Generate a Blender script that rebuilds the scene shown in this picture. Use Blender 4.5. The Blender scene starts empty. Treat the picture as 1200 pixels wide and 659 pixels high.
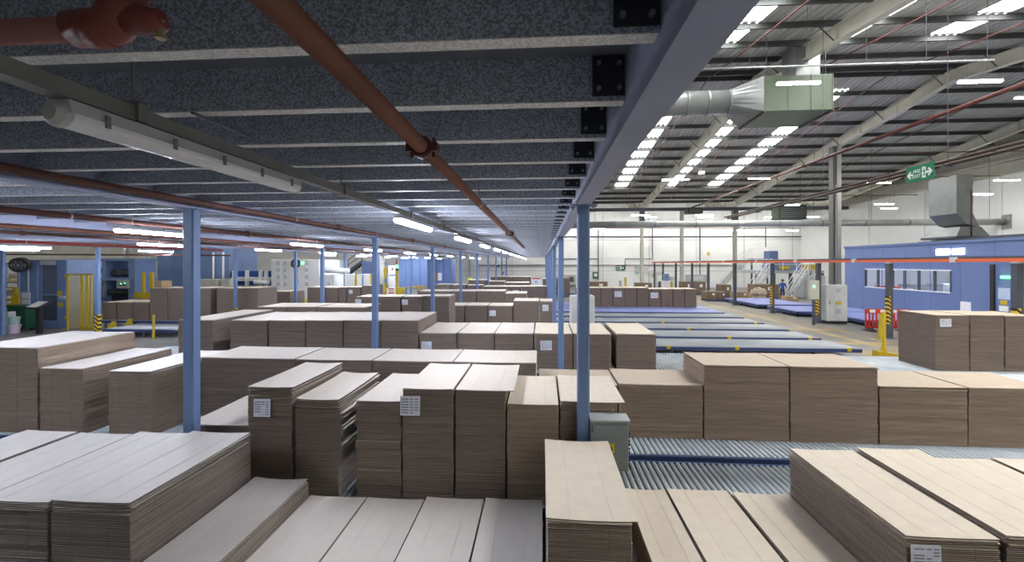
import bpy, math, random
from mathutils import Vector, Matrix
C = bpy.context.scene
COL = C.collection
R = random.Random(7)
# ------------------------------------------------------------------ camera, world, exposure
F = 500.0                       # focal length in pixels of the 1200 px wide frame
TH = math.atan(35 / F)          # the camera is turned a little to the left of the aisles
CH = 3.10                       # camera height
HY = 309.0                      # horizon row
cs, sn = math.cos(TH), math.sin(TH)
cam_d = bpy.data.cameras.new('camera'); cam = bpy.data.objects.new('camera', cam_d); COL.objects.link(cam)
cam.location = (0, 0, CH); cam.rotation_euler = (math.pi / 2, 0, TH)
cam_d.sensor_width = 36; cam_d.sensor_fit = 'HORIZONTAL'; cam_d.lens = F / 1200 * 36
cam_d.shift_y = -(329.5 - HY) / 1200; cam_d.clip_start = 0.05; cam_d.clip_end = 300
C.camera = cam
W = bpy.data.worlds.new('world'); C.world = W; W.use_nodes = True
W.node_tree.nodes['Background'].inputs[0].default_value = (0.75, 0.85, 1, 1)
W.node_tree.nodes['Background'].inputs[1].default_value = 0.4
C.view_settings.view_transform = 'Standard'; C.view_settings.look = 'None'
C.view_settings.gamma = 1; C.view_settings.exposure = 1.6; C.view_settings.use_curve_mapping = False
TUBE_MEZZ, TUBE_HALL, SKYLIGHT = 40.0, 38.0, 5.4     # emission strengths

def at_y(px, py, Y):
    """world X and Z of the photograph's pixel on the plane at depth Y"""
    u, v = (px - 600) / F, (HY - py) / F
    t = Y / (cs + u * sn)
    return t * (-sn + u * cs), CH + v * t
def at_z(px, py, z):
    u, v = (px - 600) / F, (HY - py) / F
    t = (z - CH) / v
    return t * (-sn + u * cs), t * (cs + u * sn)

# ------------------------------------------------------------------ materials
MATS = {}
def mat(name, col, rough=0.6, metal=0.0, var=0.0, scale=(6, 6, 6), emit=0.0, bump=0.0, kind='noise', spec=0.5, alpha=1.0, col2=None, detail=3.0, trans=0.0):
    m = bpy.data.materials.new(name); m.use_nodes = True
    nt = m.node_tree; b = nt.nodes['Principled BSDF']
    b.inputs['Base Color'].default_value = (*col, 1); b.inputs['Roughness'].default_value = rough
    b.inputs['Metallic'].default_value = metal; b.inputs['Specular IOR Level'].default_value = spec
    b.inputs['Alpha'].default_value = alpha; b.inputs['Transmission Weight'].default_value = trans
    if emit:
        b.inputs['Emission Color'].default_value = (*col, 1); b.inputs['Emission Strength'].default_value = emit
    if var or bump or col2:
        tc = nt.nodes.new('ShaderNodeTexCoord'); mp = nt.nodes.new('ShaderNodeMapping')
        mp.inputs['Scale'].default_value = scale
        nt.links.new(tc.outputs['Object'], mp.inputs['Vector'])
        if kind == 'voronoi':
            t = nt.nodes.new('ShaderNodeTexVoronoi'); t.inputs['Scale'].default_value = 1
            nt.links.new(mp.outputs[0], t.inputs['Vector'])
            sp = nt.nodes.new('ShaderNodeSeparateColor'); nt.links.new(t.outputs['Color'], sp.inputs[0]); fac = sp.outputs[0]
        else:
            t = nt.nodes.new('ShaderNodeTexNoise'); t.inputs['Scale'].default_value = 1; t.inputs['Detail'].default_value = detail
            nt.links.new(mp.outputs[0], t.inputs['Vector']); fac = t.outputs['Fac']
        rp = nt.nodes.new('ShaderNodeValToRGB'); rp.color_ramp.elements[0].position = 0.25; rp.color_ramp.elements[1].position = 0.75
        c2 = col2 if col2 else col
        rp.color_ramp.elements[0].color = (*[max(0, c * (1 - var)) for c in col], 1)
        rp.color_ramp.elements[1].color = (*[min(1, c * (1 + var)) for c in c2], 1)
        nt.links.new(fac, rp.inputs[0]); nt.links.new(rp.outputs[0], b.inputs['Base Color'])
        if bump:
            bp = nt.nodes.new('ShaderNodeBump'); bp.inputs['Strength'].default_value = bump; bp.inputs['Distance'].default_value = 0.01
            nt.links.new(fac, bp.inputs['Height']); nt.links.new(bp.outputs[0], b.inputs['Normal'])
    MATS[name] = m
    return m
WARM = mat('warm_pale_liner', (0.58, 0.515, 0.445), 0.58, var=0.04, scale=(9, 9, 9))
KRAFTB = mat('brown_kraft_liner', (0.46, 0.38, 0.29), 0.62, var=0.05, scale=(9, 9, 9))
KRAFT = mat('kraft_liner', (0.69, 0.61, 0.50), 0.62, var=0.05, scale=(9, 9, 9))
PALE = mat('pale_liner', (0.67, 0.62, 0.575), 0.55, var=0.04, scale=(9, 9, 9))
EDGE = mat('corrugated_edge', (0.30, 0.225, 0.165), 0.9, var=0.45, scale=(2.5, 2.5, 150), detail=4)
EDGE_SHADE = mat('corrugated_edge_shaded', (0.195, 0.15, 0.123), 0.9, var=0.45, scale=(2.5, 2.5, 150), detail=4)  # darker copy of the edge: shade on stack fronts put into the colour
PAPER = mat('label_paper', (0.80, 0.82, 0.90), 0.6)
INK = mat('label_ink', (0.25, 0.26, 0.32), 0.7)
GALV = mat('spangled_galvanised', (0.35, 0.39, 0.47), 0.6, 0.05, var=0.25, scale=(130, 130, 130), kind='voronoi', col2=(0.46, 0.51, 0.61))
FLANGE_LIT = mat('bounce_lit_flange', (0.80, 0.79, 0.78), 0.5, 0.05, var=0.15, scale=(120, 120, 120), kind='voronoi')  # lighter copy of the joist steel, bounce light put into its colour
DECK = mat('deck_underside', (0.27, 0.29, 0.33), 0.6, 0.1, var=0.15)
CLEAT = mat('black_cleat', (0.028, 0.032, 0.042), 0.6)
BOLT = mat('bolt_steel', (0.35, 0.36, 0.38), 0.4, 0.7)
LILAC = mat('blue_grey_steel', (0.36, 0.39, 0.54), 0.55, var=0.08, scale=(3, 3, 3))
BLUES = mat('blue_column_paint', (0.15, 0.235, 0.43), 0.45, var=0.10, scale=(8, 8, 2))
BLUE = mat('machine_blue', (0.19, 0.28, 0.50), 0.5, var=0.08)
OFFICEB = mat('office_blue', (0.14, 0.20, 0.40), 0.6, var=0.06, scale=(0.8, 0.8, 0.8))
RAILB = mat('conveyor_blue', (0.038, 0.062, 0.16), 0.5, var=0.12)
BELT = mat('lilac_belt', (0.21, 0.255, 0.54), 0.5, var=0.12, scale=(1, 3, 3))
ROLL = mat('zinc_roller', (0.50, 0.55, 0.59), 0.38, 0.35, var=0.22, scale=(3, 3, 3))
ROLLP = mat('dusty_roller', (0.36, 0.385, 0.41), 0.55, 0.25, var=0.3, scale=(0.6, 1.5, 1))
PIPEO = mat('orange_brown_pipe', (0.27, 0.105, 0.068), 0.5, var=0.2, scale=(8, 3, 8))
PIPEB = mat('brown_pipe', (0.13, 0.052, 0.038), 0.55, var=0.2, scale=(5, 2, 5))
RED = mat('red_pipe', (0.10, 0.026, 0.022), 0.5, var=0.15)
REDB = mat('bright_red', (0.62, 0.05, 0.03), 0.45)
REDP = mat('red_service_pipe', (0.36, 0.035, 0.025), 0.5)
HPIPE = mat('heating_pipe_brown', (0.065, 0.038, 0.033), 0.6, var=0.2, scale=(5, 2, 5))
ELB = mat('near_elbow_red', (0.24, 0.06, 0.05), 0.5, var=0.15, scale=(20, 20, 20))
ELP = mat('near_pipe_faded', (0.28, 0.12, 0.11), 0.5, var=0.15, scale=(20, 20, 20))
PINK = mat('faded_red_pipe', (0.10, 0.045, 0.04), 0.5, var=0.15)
ORANGE = mat('orange_rail', (0.80, 0.14, 0.04), 0.45)
BRASS = mat('brass', (0.45, 0.38, 0.22), 0.4, 0.6)
YEL = mat('safety_yellow', (0.62, 0.45, 0.02), 0.5)
BLACK = mat('black_plastic', (0.02, 0.02, 0.022), 0.5)
DARK = mat('dark_steel', (0.075, 0.085, 0.105), 0.55)
BOXG = mat('electrical_box_grey', (0.20, 0.235, 0.24), 0.5, var=0.06)
GREY = mat('cabinet_grey', (0.42, 0.46, 0.47), 0.5, var=0.06)
LGREY = mat('light_grey', (0.58, 0.60, 0.60), 0.5, var=0.05)
TRUNK = mat('grey_trunking', (0.24, 0.24, 0.23), 0.55, var=0.12)
WHITE = mat('white_paint', (0.82, 0.83, 0.84), 0.6)
RAFTM = mat('rafter_paint', (0.70, 0.68, 0.60), 0.6, var=0.06, scale=(2, 2, 2))
CREAM = mat('cream_steel', (0.50, 0.49, 0.43), 0.6, var=0.08, scale=(2, 2, 2))
PURL = mat('purlin_grey', (0.075, 0.08, 0.08), 0.6, 0.2, var=0.15)
ROOFM = mat('roof_sheet', (0.55, 0.55, 0.53), 0.6, var=0.12, scale=(2, 0.3, 1))
WALLM = mat('white_wall', (0.82, 0.835, 0.83), 0.75, var=0.05, scale=(0.5, 0.5, 0.5))
WALLJ = mat('wall_joint', (0.42, 0.43, 0.43), 0.8)
DUCT = mat('duct_galvanised', (0.26, 0.275, 0.27), 0.42, 0.35, var=0.22, scale=(1.2, 1.2, 1.2))
DUCTG = mat('green_grey_duct', (0.13, 0.165, 0.115), 0.5, var=0.12, scale=(1, 1, 1))
DUCTL = mat('spiral_duct_zinc', (0.44, 0.46, 0.45), 0.42, 0.35, var=0.15, scale=(1.2, 1.2, 1.2))
DUCTB = mat('duct_brown_edge', (0.09, 0.055, 0.045), 0.6)
GREEN = mat('sign_green', (0.015, 0.19, 0.10), 0.5)
GREEND = mat('bin_green', (0.012, 0.085, 0.05), 0.5)
CAMO = mat('unit_heater_green', (0.028, 0.036, 0.022), 0.6, var=0.5, scale=(1.5, 1.5, 1.5))
BROWNC = mat('carton_brown', (0.19, 0.135, 0.09), 0.8, var=0.1)
TANC = mat('carton_tan', (0.36, 0.25, 0.145), 0.8, var=0.1)
WRAP = mat('wrapped_goods', (0.50, 0.42, 0.33), 0.35, var=0.25, scale=(3, 3, 3))
SKIN = mat('skin', (0.55, 0.33, 0.24), 0.6)
WBLUE = mat('workwear_blue', (0.02, 0.06, 0.25), 0.8)
HIVIS = mat('hi_vis_yellow', (0.62, 0.85, 0.06), 0.6)
TROUS = mat('dark_trousers', (0.02, 0.022, 0.035), 0.8)
HAIR = mat('dark_hair', (0.03, 0.02, 0.015), 0.7)
DIFF = mat('unlit_diffuser', (0.86, 0.86, 0.90), 0.3, spec=0.6)
GLASS = mat('window_glass', (0.92, 0.95, 0.97), 0.02, trans=1.0, spec=0.3)
TUBE = mat('lit_tube_mezzanine', (0.82, 0.87, 1.0), emit=TUBE_MEZZ)
TUBEH = mat('lit_tube_hall', (1.0, 0.975, 0.93), emit=TUBE_HALL)
SKYM = mat('skylight_pane', (1.0, 0.99, 0.97), emit=SKYLIGHT)
LITP = mat('lit_panel', (0.95, 0.97, 1.0), emit=3.0)
GLED = mat('green_indicator', (0.1, 1.0, 0.25), emit=2.0)
SCRN = mat('screen', (0.5, 0.6, 0.8), 0.2)

def floor_mat():
    m = mat('concrete_floor', (0.15, 0.147, 0.138), 0.5, var=0.3, scale=(0.35, 0.35, 0.35), col2=(0.20, 0.195, 0.18), detail=6)
    return m
FLOORM = floor_mat()
MARKM = mat('worn_yellow_paint', (0.36, 0.25, 0.08), 0.6, var=0.35, scale=(0.9, 0.9, 0.9), col2=(0.33, 0.27, 0.16), detail=6)

def hazard_mat():
    m = bpy.data.materials.new('hazard_stripes'); m.use_nodes = True; nt = m.node_tree; b = nt.nodes['Principled BSDF']
    tc = nt.nodes.new('ShaderNodeTexCoord'); sp = nt.nodes.new('ShaderNodeSeparateXYZ'); nt.links.new(tc.outputs['Object'], sp.inputs[0])
    a = nt.nodes.new('ShaderNodeMath'); a.operation = 'MULTIPLY'; a.inputs[1].default_value = 0.9; nt.links.new(sp.outputs[0], a.inputs[0])
    ad = nt.nodes.new('ShaderNodeMath'); nt.links.new(a.outputs[0], ad.inputs[0]); nt.links.new(sp.outputs[2], ad.inputs[1])
    mu = nt.nodes.new('ShaderNodeMath'); mu.operation = 'MULTIPLY'; mu.inputs[1].default_value = 6.0; nt.links.new(ad.outputs[0], mu.inputs[0])
    fr = nt.nodes.new('ShaderNodeMath'); fr.operation = 'FRACT'; nt.links.new(mu.outputs[0], fr.inputs[0])
    gt = nt.nodes.new('ShaderNodeMath'); gt.operation = 'GREATER_THAN'; gt.inputs[1].default_value = 0.5; nt.links.new(fr.outputs[0], gt.inputs[0])
    mx = nt.nodes.new('ShaderNodeMix'); mx.data_type = 'RGBA'; nt.links.new(gt.outputs[0], mx.inputs[0])
    mx.inputs[6].default_value = (0.75, 0.5, 0.03, 1); mx.inputs[7].default_value = (0.015, 0.015, 0.015, 1)
    nt.links.new(mx.outputs[2], b.inputs['Base Color']); b.inputs['Roughness'].default_value = 0.5
    return m
HAZ = hazard_mat()

# ------------------------------------------------------------------ mesh helpers (world coordinates)
class MB:
    def __init__(s): s.v = []; s.f = []; s.m = []
    def add(s, vs, fs, mi=0):
        o = len(s.v); s.v += [tuple(p) for p in vs]; s.f += [tuple(i + o for i in f) for f in fs]; s.m += [mi] * len(fs); return s
    def hexa(s, p, mi=0):     # p: 4 bottom then 4 top, counter-clockwise
        return s.add(p, [(3, 2, 1, 0), (4, 5, 6, 7), (0, 1, 5, 4), (1, 2, 6, 5), (2, 3, 7, 6), (3, 0, 4, 7)], mi)
    def box(s, x0, x1, y0, y1, z0, z1, mi=0):
        return s.hexa([(x0, y0, z0), (x1, y0, z0), (x1, y1, z0), (x0, y1, z0), (x0, y0, z1), (x1, y0, z1), (x1, y1, z1), (x0, y1, z1)], mi)
    def bbox(s, x0, x1, y0, y1, z0, z1, b=0.01, mi=0):   # chamfered vertical edges and top
        a = [(x0 + b, y0), (x1 - b, y0), (x1, y0 + b), (x1, y1 - b), (x1 - b, y1), (x0 + b, y1), (x0, y1 - b), (x0, y0 + b)]
        cx, cy = (x0 + x1) / 2, (y0 + y1) / 2
        kx, ky = 1 - 2 * b / max(x1 - x0, 1e-6), 1 - 2 * b / max(y1 - y0, 1e-6)
        v = [(x, y, z0) for x, y in a] + [(x, y, z1 - b) for x, y in a] + [(cx + (x - cx) * kx, cy + (y - cy) * ky, z1) for x, y in a]
        f = [tuple(reversed(range(8))), tuple(range(16, 24))]
        for k in (0, 8):
            f += [(k + i, k + (i + 1) % 8, k + 8 + (i + 1) % 8, k + 8 + i) for i in range(8)]
        return s.add(v, f, mi)
    def tube(s, pts, r, n=10, mi=0, cap=True):
        pts = [Vector(p) for p in pts]; rs = r if isinstance(r, (list, tuple)) else [r] * len(pts)
        rings = []; up0 = None
        for i, p in enumerate(pts):
            d = (pts[min(i + 1, len(pts) - 1)] - pts[max(i - 1, 0)]).normalized()
            ref = Vector((0, 0, 1)) if abs(d.z) < 0.95 else Vector((1, 0, 0))
            if up0 is None: a = d.cross(ref).normalized()
            else:
                a = up0 - d * up0.dot(d); a = a.normalized() if a.length > 1e-6 else d.cross(ref).normalized()
            up0 = a; b = d.cross(a)
            rings.append([p + (a * math.cos(2 * math.pi * k / n) + b * math.sin(2 * math.pi * k / n)) * rs[i] for k in range(n)])
        v = [q for rg in rings for q in rg]; f = []
        for i in range(len(rings) - 1):
            f += [(i * n + k, i * n + (k + 1) % n, (i + 1) * n + (k + 1) % n, (i + 1) * n + k) for k in range(n)]
        if cap:
            f += [tuple(reversed(range(n))), tuple(range((len(rings) - 1) * n, len(rings) * n))]
        return s.add(v, f, mi)
    def prism(s, prof, a, b, ux, uz, mi=0):  # profile (p,q) in directions ux,uz swept from a to b
        a, b, ux, uz = Vector(a), Vector(b), Vector(ux), Vector(uz); n = len(prof)
        v = [a + ux * p + uz * q for p, q in prof] + [b + ux * p + uz * q for p, q in prof]
        f = [(k, (k + 1) % n, n + (k + 1) % n, n + k) for k in range(n)] + [tuple(reversed(range(n))), tuple(range(n, 2 * n))]
        return s.add(v, f, mi)
    def pix(s, x0, y0, x1, y1, Y, dy, mi=0, z0=None):   # a box whose front fills a rectangle of the photograph at depth Y
        ym = (y0 + y1) / 2; xm = (x0 + x1) / 2
        X0, X1 = at_y(x0, ym, Y)[0], at_y(x1, ym, Y)[0]; Z1 = at_y(xm, y0, Y)[1]; Z0 = at_y(xm, y1, Y)[1] if z0 is None else z0
        return s.box(X0, X1, Y, Y + dy, Z0, Z1, mi)
    def build(s, name, mats, parent=None, smooth=False, **props):
        me = bpy.data.meshes.new(name)
        off = Vector((0, 0, 0)); q = parent
        while q is not None: off += q.location; q = q.parent
        me.from_pydata([(x - off.x, y - off.y, z - off.z) for x, y, z in s.v], [], s.f)
        for m in (mats if isinstance(mats, (list, tuple)) else [mats]): me.materials.append(m)
        if any(s.m): me.polygons.foreach_set('material_index', s.m)
        if smooth:
            me.polygons.foreach_set('use_smooth', [len(f) == 4 for f in s.f])
        me.update()
        o = bpy.data.objects.new(name, me); COL.objects.link(o)
        if parent is not None: o.parent = parent
        for k, v in props.items(): o[k] = v
        return o

def thing(name, label, cat, loc=(0, 0, 0), group=None, kind=None):
    o = bpy.data.objects.new(name, None); COL.objects.link(o); o.location = loc; o.empty_display_size = 0.1
    o['label'] = label; o['category'] = cat
    if group: o['group'] = group
    if kind: o['kind'] = kind
    return o
def tag(o, label, cat, group=None, kind=None):
    o['label'] = label; o['category'] = cat
    if group: o['group'] = group
    if kind: o['kind'] = kind
    return o
def copy_tree(o, loc, parent=None):
    c = o.copy(); COL.objects.link(c)
    if parent is None: c.location = loc
    else: c.parent = parent
    for ch in [x for x in bpy.data.objects if x.parent == o]: copy_tree(ch, None, c)
    return c
def kids_of(o):
    return list(o.children)
def dup(o, loc, label=None):
    c = o.copy(); COL.objects.link(c); c.location = loc
    if label: c['label'] = label
    for ch in list(o.children):
        d = ch.copy(); COL.objects.link(d); d.parent = c
        for g in list(ch.children):
            e = g.copy(); COL.objects.link(e); e.parent = d
    return c
ORD = ['first', 'second', 'third', 'fourth', 'fifth', 'sixth', 'seventh', 'eighth', 'ninth', 'tenth', 'eleventh', 'twelfth', 'thirteenth', 'fourteenth', 'fifteenth', 'sixteenth', 'seventeenth', 'eighteenth', 'nineteenth', 'twentieth']

# ================================================================== THE SETTING
XL, XR, YB, YFAR = -42.0, 33.0, -14.0, 57.0
RIDGE, VAL, NEARV = 23.5, 48.6, -1.6
def zroof(y):            # underside line of the rafters
    if y <= NEARV: return 9.3 + (NEARV - y) * 0.125
    if y <= RIDGE: return 9.3 + (y - NEARV) * 0.125
    if y <= VAL: return 9.3 + (VAL - y) * 0.125
    return 9.3 + (y - VAL) * 0.125
ROOFUP = 0.86            # rafters and purlins lie between that line and the sheets
fl = MB().box(XL, XR, YB, YFAR, -0.2, 0).build('floor', FLOORM); tag(fl, 'grey concrete factory floor with worn yellow paint', 'floor', kind='structure')
for i, (x0, x1, y0, y1) in enumerate([(10.95, 11.45, 14, 40), (12.35, 12.75, 14, 40), (10.5, 14.0, 13.3, 13.75), (10.6, 14, 17.2, 17.7), (10.6, 14, 20.6, 21.1), (10.6, 14.0, 25.4, 25.9), (13.4, 13.62, 14, 46)]):
    MB().box(x0, x1, y0, y1, 0, 0.003 + 0.001 * i).build('floor_marking', MARKM, fl)
# far wall with recessed panel joints, and services fixed to it
wf = MB().box(XL, XR + 0.3, YFAR, YFAR + 0.3, 0, 11.5).build('wall_far', WALLM); tag(wf, 'white far wall of the factory hall', 'wall', kind='structure')
j = MB()
x = XL + 2
while x < XR: j.box(x, x + 0.05, YFAR - 0.03, YFAR, 0, 9.5); x += 6.0
for z in (2.1, 6.15): j.box(XL, XR, YFAR - 0.025, YFAR, z, z + 0.05)
j.build('panel_joint', WALLJ, wf)
wr = MB().box(XR, XR + 0.3, YB, YFAR, 0, 9.4).build('wall_right', WALLM); tag(wr, 'white side wall to the right, behind the blue office', 'wall', kind='structure')
for y in (20, 26.5, 33, 39.2, 45.5, 51.5):
    MB().box(XR - 0.12, XR, y, y + 0.55, 0, 9.4).build('pilaster', WHITE, wr)
MB().box(XR + 0.02, XR + 0.25, YB, YFAR, 9.4, 13.2).build('gable_cladding', CREAM, wr)
g = MB()
for z in (9.4, 10.3, 11.4): g.box(XR - 0.25, XR + 0.02, YB, YFAR, z, z + 0.2)
g.build('gable_rail', CREAM, wr)
wl = MB().box(XL - 0.3, XL, YB, YFAR, 0, 13.2).build('wall_left', CREAM); tag(wl, 'pale side wall far to the left behind the blue machines', 'wall', kind='structure')
wb = MB().box(XL, XR, YB - 0.3, YB, 0, 11.2).build('wall_rear', CREAM); tag(wb, 'rear wall behind the photographer', 'wall', kind='structure')

# roof: trapezoidal sheets, purlins, rafters, skylight strips
SKY = [(7.25, 8.45), (12.0, 13.15), (16.25, 17.45)]
def sheet(mb, x0, x1, y0, y1):
    n = max(1, round((x1 - x0) / 0.33)); w = (x1 - x0) / n; pr = []
    for i in range(n):
        a = x0 + i * w
        pr += [(a, 0), (a + w * .62, 0), (a + w * .72, .05), (a + w * .9, .05)]
    pr.append((x1, 0)); za, zb = zroof(y0) + ROOFUP, zroof(y1) + ROOFUP; k = len(pr)
    v = [(p, y0, za + q) for p, q in pr] + [(p, y1, zb + q) for p, q in pr]
    mb.add(v, [(i, i + 1, k + i + 1, k + i) for i in range(k - 1)])
rm = MB()
FARS, NEARS, REARS = (25.6, 43.6), (0.4, 19.6), (-13.0, -3.0)  # rear strips added out of view as light on the stack fronts
for (y0, y1) in [(YB, REARS[0]), REARS, (REARS[1], NEARV), (NEARV, NEARS[0]), NEARS, (NEARS[1], RIDGE), (RIDGE, FARS[0]), FARS, (FARS[1], VAL), (VAL, YFAR + .3)]:
    if (y0, y1) in (FARS, NEARS, REARS):
        xs = XL
        for a, b in SKY: sheet(rm, xs, a, y0, y1); xs = b
        sheet(rm, xs, XR + .3, y0, y1)
    else: sheet(rm, XL, XR + .3, y0, y1)
roof = rm.build('roof', ROOFM); tag(roof, 'pitched grey corrugated roof over the factory hall', 'roof', kind='structure')
purl = []
y = RIDGE + 0.35
while y < YFAR: purl.append(y); y += 1.95
y = RIDGE - 0.35
while y > YB: purl.append(y); y -= 1.95
for y in purl:
    z = zroof(y) + ROOFUP
    pr = [(0, -.01), (0.075, -.01), (0.075, -.04), (0.03, -.04), (0.03, -0.26), (-0.06, -0.26), (-0.06, -0.23), (0, -0.23)]
    MB().prism(pr, (-1, y, z), (XR, y, z), (0, 1, 0), (0, 0, 1)).build('purlin', PURL, roof)
shade_bands = MB()  # opaque strips added beside the purlins, standing in for their shadow
for (x0, x1) in SKY:
    for (y0, y1) in (FARS, NEARS, REARS):
        ys = sorted([y0] + [p for p in purl if y0 < p < y1] + [y1])
        for a, b in zip(ys[:-1], ys[1:]):
            a_, b_ = a, b; g_ = .18
            sheet(shade_bands, x0, x1, a, a + .05); sheet(shade_bands, x0, x1, b - g_, b); a, b = a + .05, b - g_
            z0, z1 = zroof(a) + ROOFUP, zroof(b) + ROOFUP
            MB().hexa([(x0, a, z0), (x1, a, z0), (x1, b, z1), (x0, b, z1), (x0, a, z0 + .03), (x1, a, z0 + .03), (x1, b, z1 + .03), (x0, b, z1 + .03)]).build('skylight_pane', SKYM, roof)
shade_bands.build('shadow_band', ROOFM, roof)
RAFT = [-8.7, 1.35, 11.4, 21.1, 30.8]
def ibeam(mb, a, b, w, h, side, t=0.03, up=(0, 0, 1), mi=0):   # a,b bottom centre line
    pr = [(-w/2, 0), (w/2, 0), (w/2, t), (t/2, t), (t/2, h - t), (w/2, h - t), (w/2, h), (-w/2, h), (-w/2, h - t), (-t/2, h - t), (-t/2, t), (-w/2, t)]
    return mb.prism(pr, a, b, side, up, mi)
for x in RAFT:
    for (y0, y1) in ((YB, NEARV), (NEARV, RIDGE), (RIDGE, VAL), (VAL, YFAR)):
        m = MB(); ibeam(m, (x, y0, zroof(y0)), (x, y1, zroof(y1)), 0.34, 0.62, (1, 0, 0))
        for t in (0.25, 0.5, 0.75):     # web stiffeners
            yy = y0 + (y1 - y0) * t; zz = zroof(yy); m.box(x - .15, x + .15, yy - .012, yy + .012, zz + .03, zz + .59)
        r_ = m.build('rafter', RAFTM, roof)
        b = MB()                        # fly braces to the purlins
        for p in purl[::2]:
            if y0 < p < y1:
                for sx in (-1, 1): b.tube([(x + sx * .16, p, zroof(p) + .05), (x + sx * .75, p, zroof(p) + ROOFUP - .2)], .025, 5)
        if b.v: b.build('fly_brace', PURL, r_)
# valley gutter girder and the hall columns under it
vg = MB().box(-1, XR, VAL - .2, VAL + .2, 8.95, 9.3).build('valley_girder', DARK, roof)
def hall_column(x, y, ztop, label, dark=False):
    c = thing('column', label, 'column', (x, y, 0), kind='structure')
    m = MB()
    ibeam(m, (x, y - .22, 0), (x, y - .22, ztop), .3, .44, (1, 0, 0), .03, (0, 1, 0))
    m.build('shaft', CREAM, c)
    MB().box(x - .3, x + .3, y - .35, y + .35, 0, .05).build('base_plate', DARK, c)
    return c
for i, x in enumerate((11.15, 21.2)):
    c = hall_column(x, VAL, 8.95, ['cream steel column below the far end of the left rafter, before the white wall', 'cream steel column at the far end of the right rafter, beside the stairs'][i])
    MB().box(x - .26, x + .26, VAL - .3, VAL + .3, 7.3, 8.95).build('haunch', DARK, c)
c = hall_column(15.5, VAL, 8.95, 'thin pale downpipe post between the two cream far columns')
xc, yc = 20.75, 31.6
c = hall_column(xc, yc, zroof(yc), 'tall grey and cream steel column in the hall, beside the blue office')
MB().box(xc - .42, xc - .16, yc - .25, yc + .2, 0, zroof(yc) - .1).build('cable_riser', mat('riser_grey', (0.10, 0.10, 0.095), 0.6), c)
MB().tube([(xc - .25, yc - .33, 0), (xc - .25, yc - .33, 8.6)], .06, 8).build('riser_pipe', TRUNK, c)

# ================================================================== MEZZANINE
ZB, ZJ, ZD = 3.755, 3.86, 4.07     # underside of beams, joists, deck
ceil = MB().box(-20.5, 0.56, -5, 19.6, ZD, ZD + .2).box(-13.3, 0.56, 19.6, 54.5, ZD, ZD + .2).build('ceiling', DECK)
tag(ceil, 'grey steel underside of the mezzanine floor overhead', 'ceiling', kind='structure')
BX = [0.464, -4.2, -8.6, -13.1, -17.4]
for k, x in enumerate(BX):
    y1 = 54.4 if k < 4 else 19.5
    m = MB()
    if k == 0: m.box(x - .077, x + .077, -5, y1, ZB, 4.30)
    else: ibeam(m, (x, -5, ZB), (x, y1, ZB), .16, .315, (1, 0, 0), .014)
    m.build('beam', LILAC, ceil)
# joists: C sections across the bays
def joist_mb(x0, x1):
    m = MB(); t = .004
    m.box(x0, x1, 0, t, ZJ, ZD); m.box(x0, x1, 0, .065, ZJ - .004, ZJ, 1); m.box(x0, x1, .061, .065, ZJ, ZJ + .016, 1)
    return m
bays = [(-4.19, 0.385), (-8.59, -4.21), (-13.09, -8.61), (-20.4, -13.11)]
base = {}
for n in range(90):
    y = 1.43 - 0.584 * 4 + 0.584 * n
    if y > 54.2: break
    for bi, (x0, x1) in enumerate(bays):
        if bi == 3 and y > 19.3: continue
        if bi in (1, 2) and y > 26: continue
        if bi not in base:
            base[bi] = joist_mb(x0, x1).build('joist', [GALV, FLANGE_LIT], ceil); o = base[bi]
        else:
            o = base[bi].copy(); COL.objects.link(o)
        o.location = (0, y, 0)
        if bi == 0 and -1 < y < 14:
            m = MB()
            m.box(.235, .383, -.013, -.001, ZJ + .02, ZD - .005, 0)
            for bx in (.262, .355):
                for bz in (ZJ + .05, ZD - .045): m.tube([(bx, -.03, bz), (bx, -.012, bz)], .011, 6, 1)
            cl = m.build('cleat', [CLEAT, BOLT]); cl.parent = o
rest = MB()
for n in range(90):
    y = 1.43 - 0.584 * 4 + 0.584 * n
    if 26 < y < 54.2:
        for x0, x1 in bays[1:3]: rest.box(x0, x1, y, y + .004, ZJ, ZD); rest.box(x0, x1, y, y + .065, ZJ - .004, ZJ, 1)
rest.build('far_joists', [GALV, FLANGE_LIT], ceil, kind='stuff')

# mezzanine columns
def mez_column(x, y, label, hazard=False, w=.134):
    c = thing('column', label, 'column', (x, y, 0), 'mezzanine columns', 'structure')
    h = w / 2; r = .016
    pr = [(-h + r, -h), (h - r, -h), (h, -h + r), (h, h - r), (h - r, h), (-h + r, h), (-h, h - r), (-h, -h + r)]
    MB().prism(pr, (x, y, .012), (x, y, ZB - .012), (1, 0, 0), (0, 1, 0)).build('shaft', BLUES, c)
    m = MB().box(x - .15, x + .15, y - .15, y + .15, 0, .012)
    m.build('base_plate', BLUES, c)
    m = MB().box(x - .15, x + .15, y - .09, y + .09, ZB - .012, ZB)
    m.build('cap_plate', BLUES, c)
    m = MB()
    for sx in (-1, 1):
        for sy in (-1, 1): m.tube([(x + sx * .115, y + sy * .06, ZB - .035), (x + sx * .115, y + sy * .06, ZB - .01)], .012, 6)
    m.build('bolt', BOLT, c)
    if hazard: MB().box(x - h - .006, x + h + .006, y - h - .006, y + h + .006, .25, 1.0).build('hazard_wrap', HAZ, c)
    return c
YS = [4.85, 10.5, 16.2, 21.9, 27.6, 33.3, 39.0, 44.7, 50.4]
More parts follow.
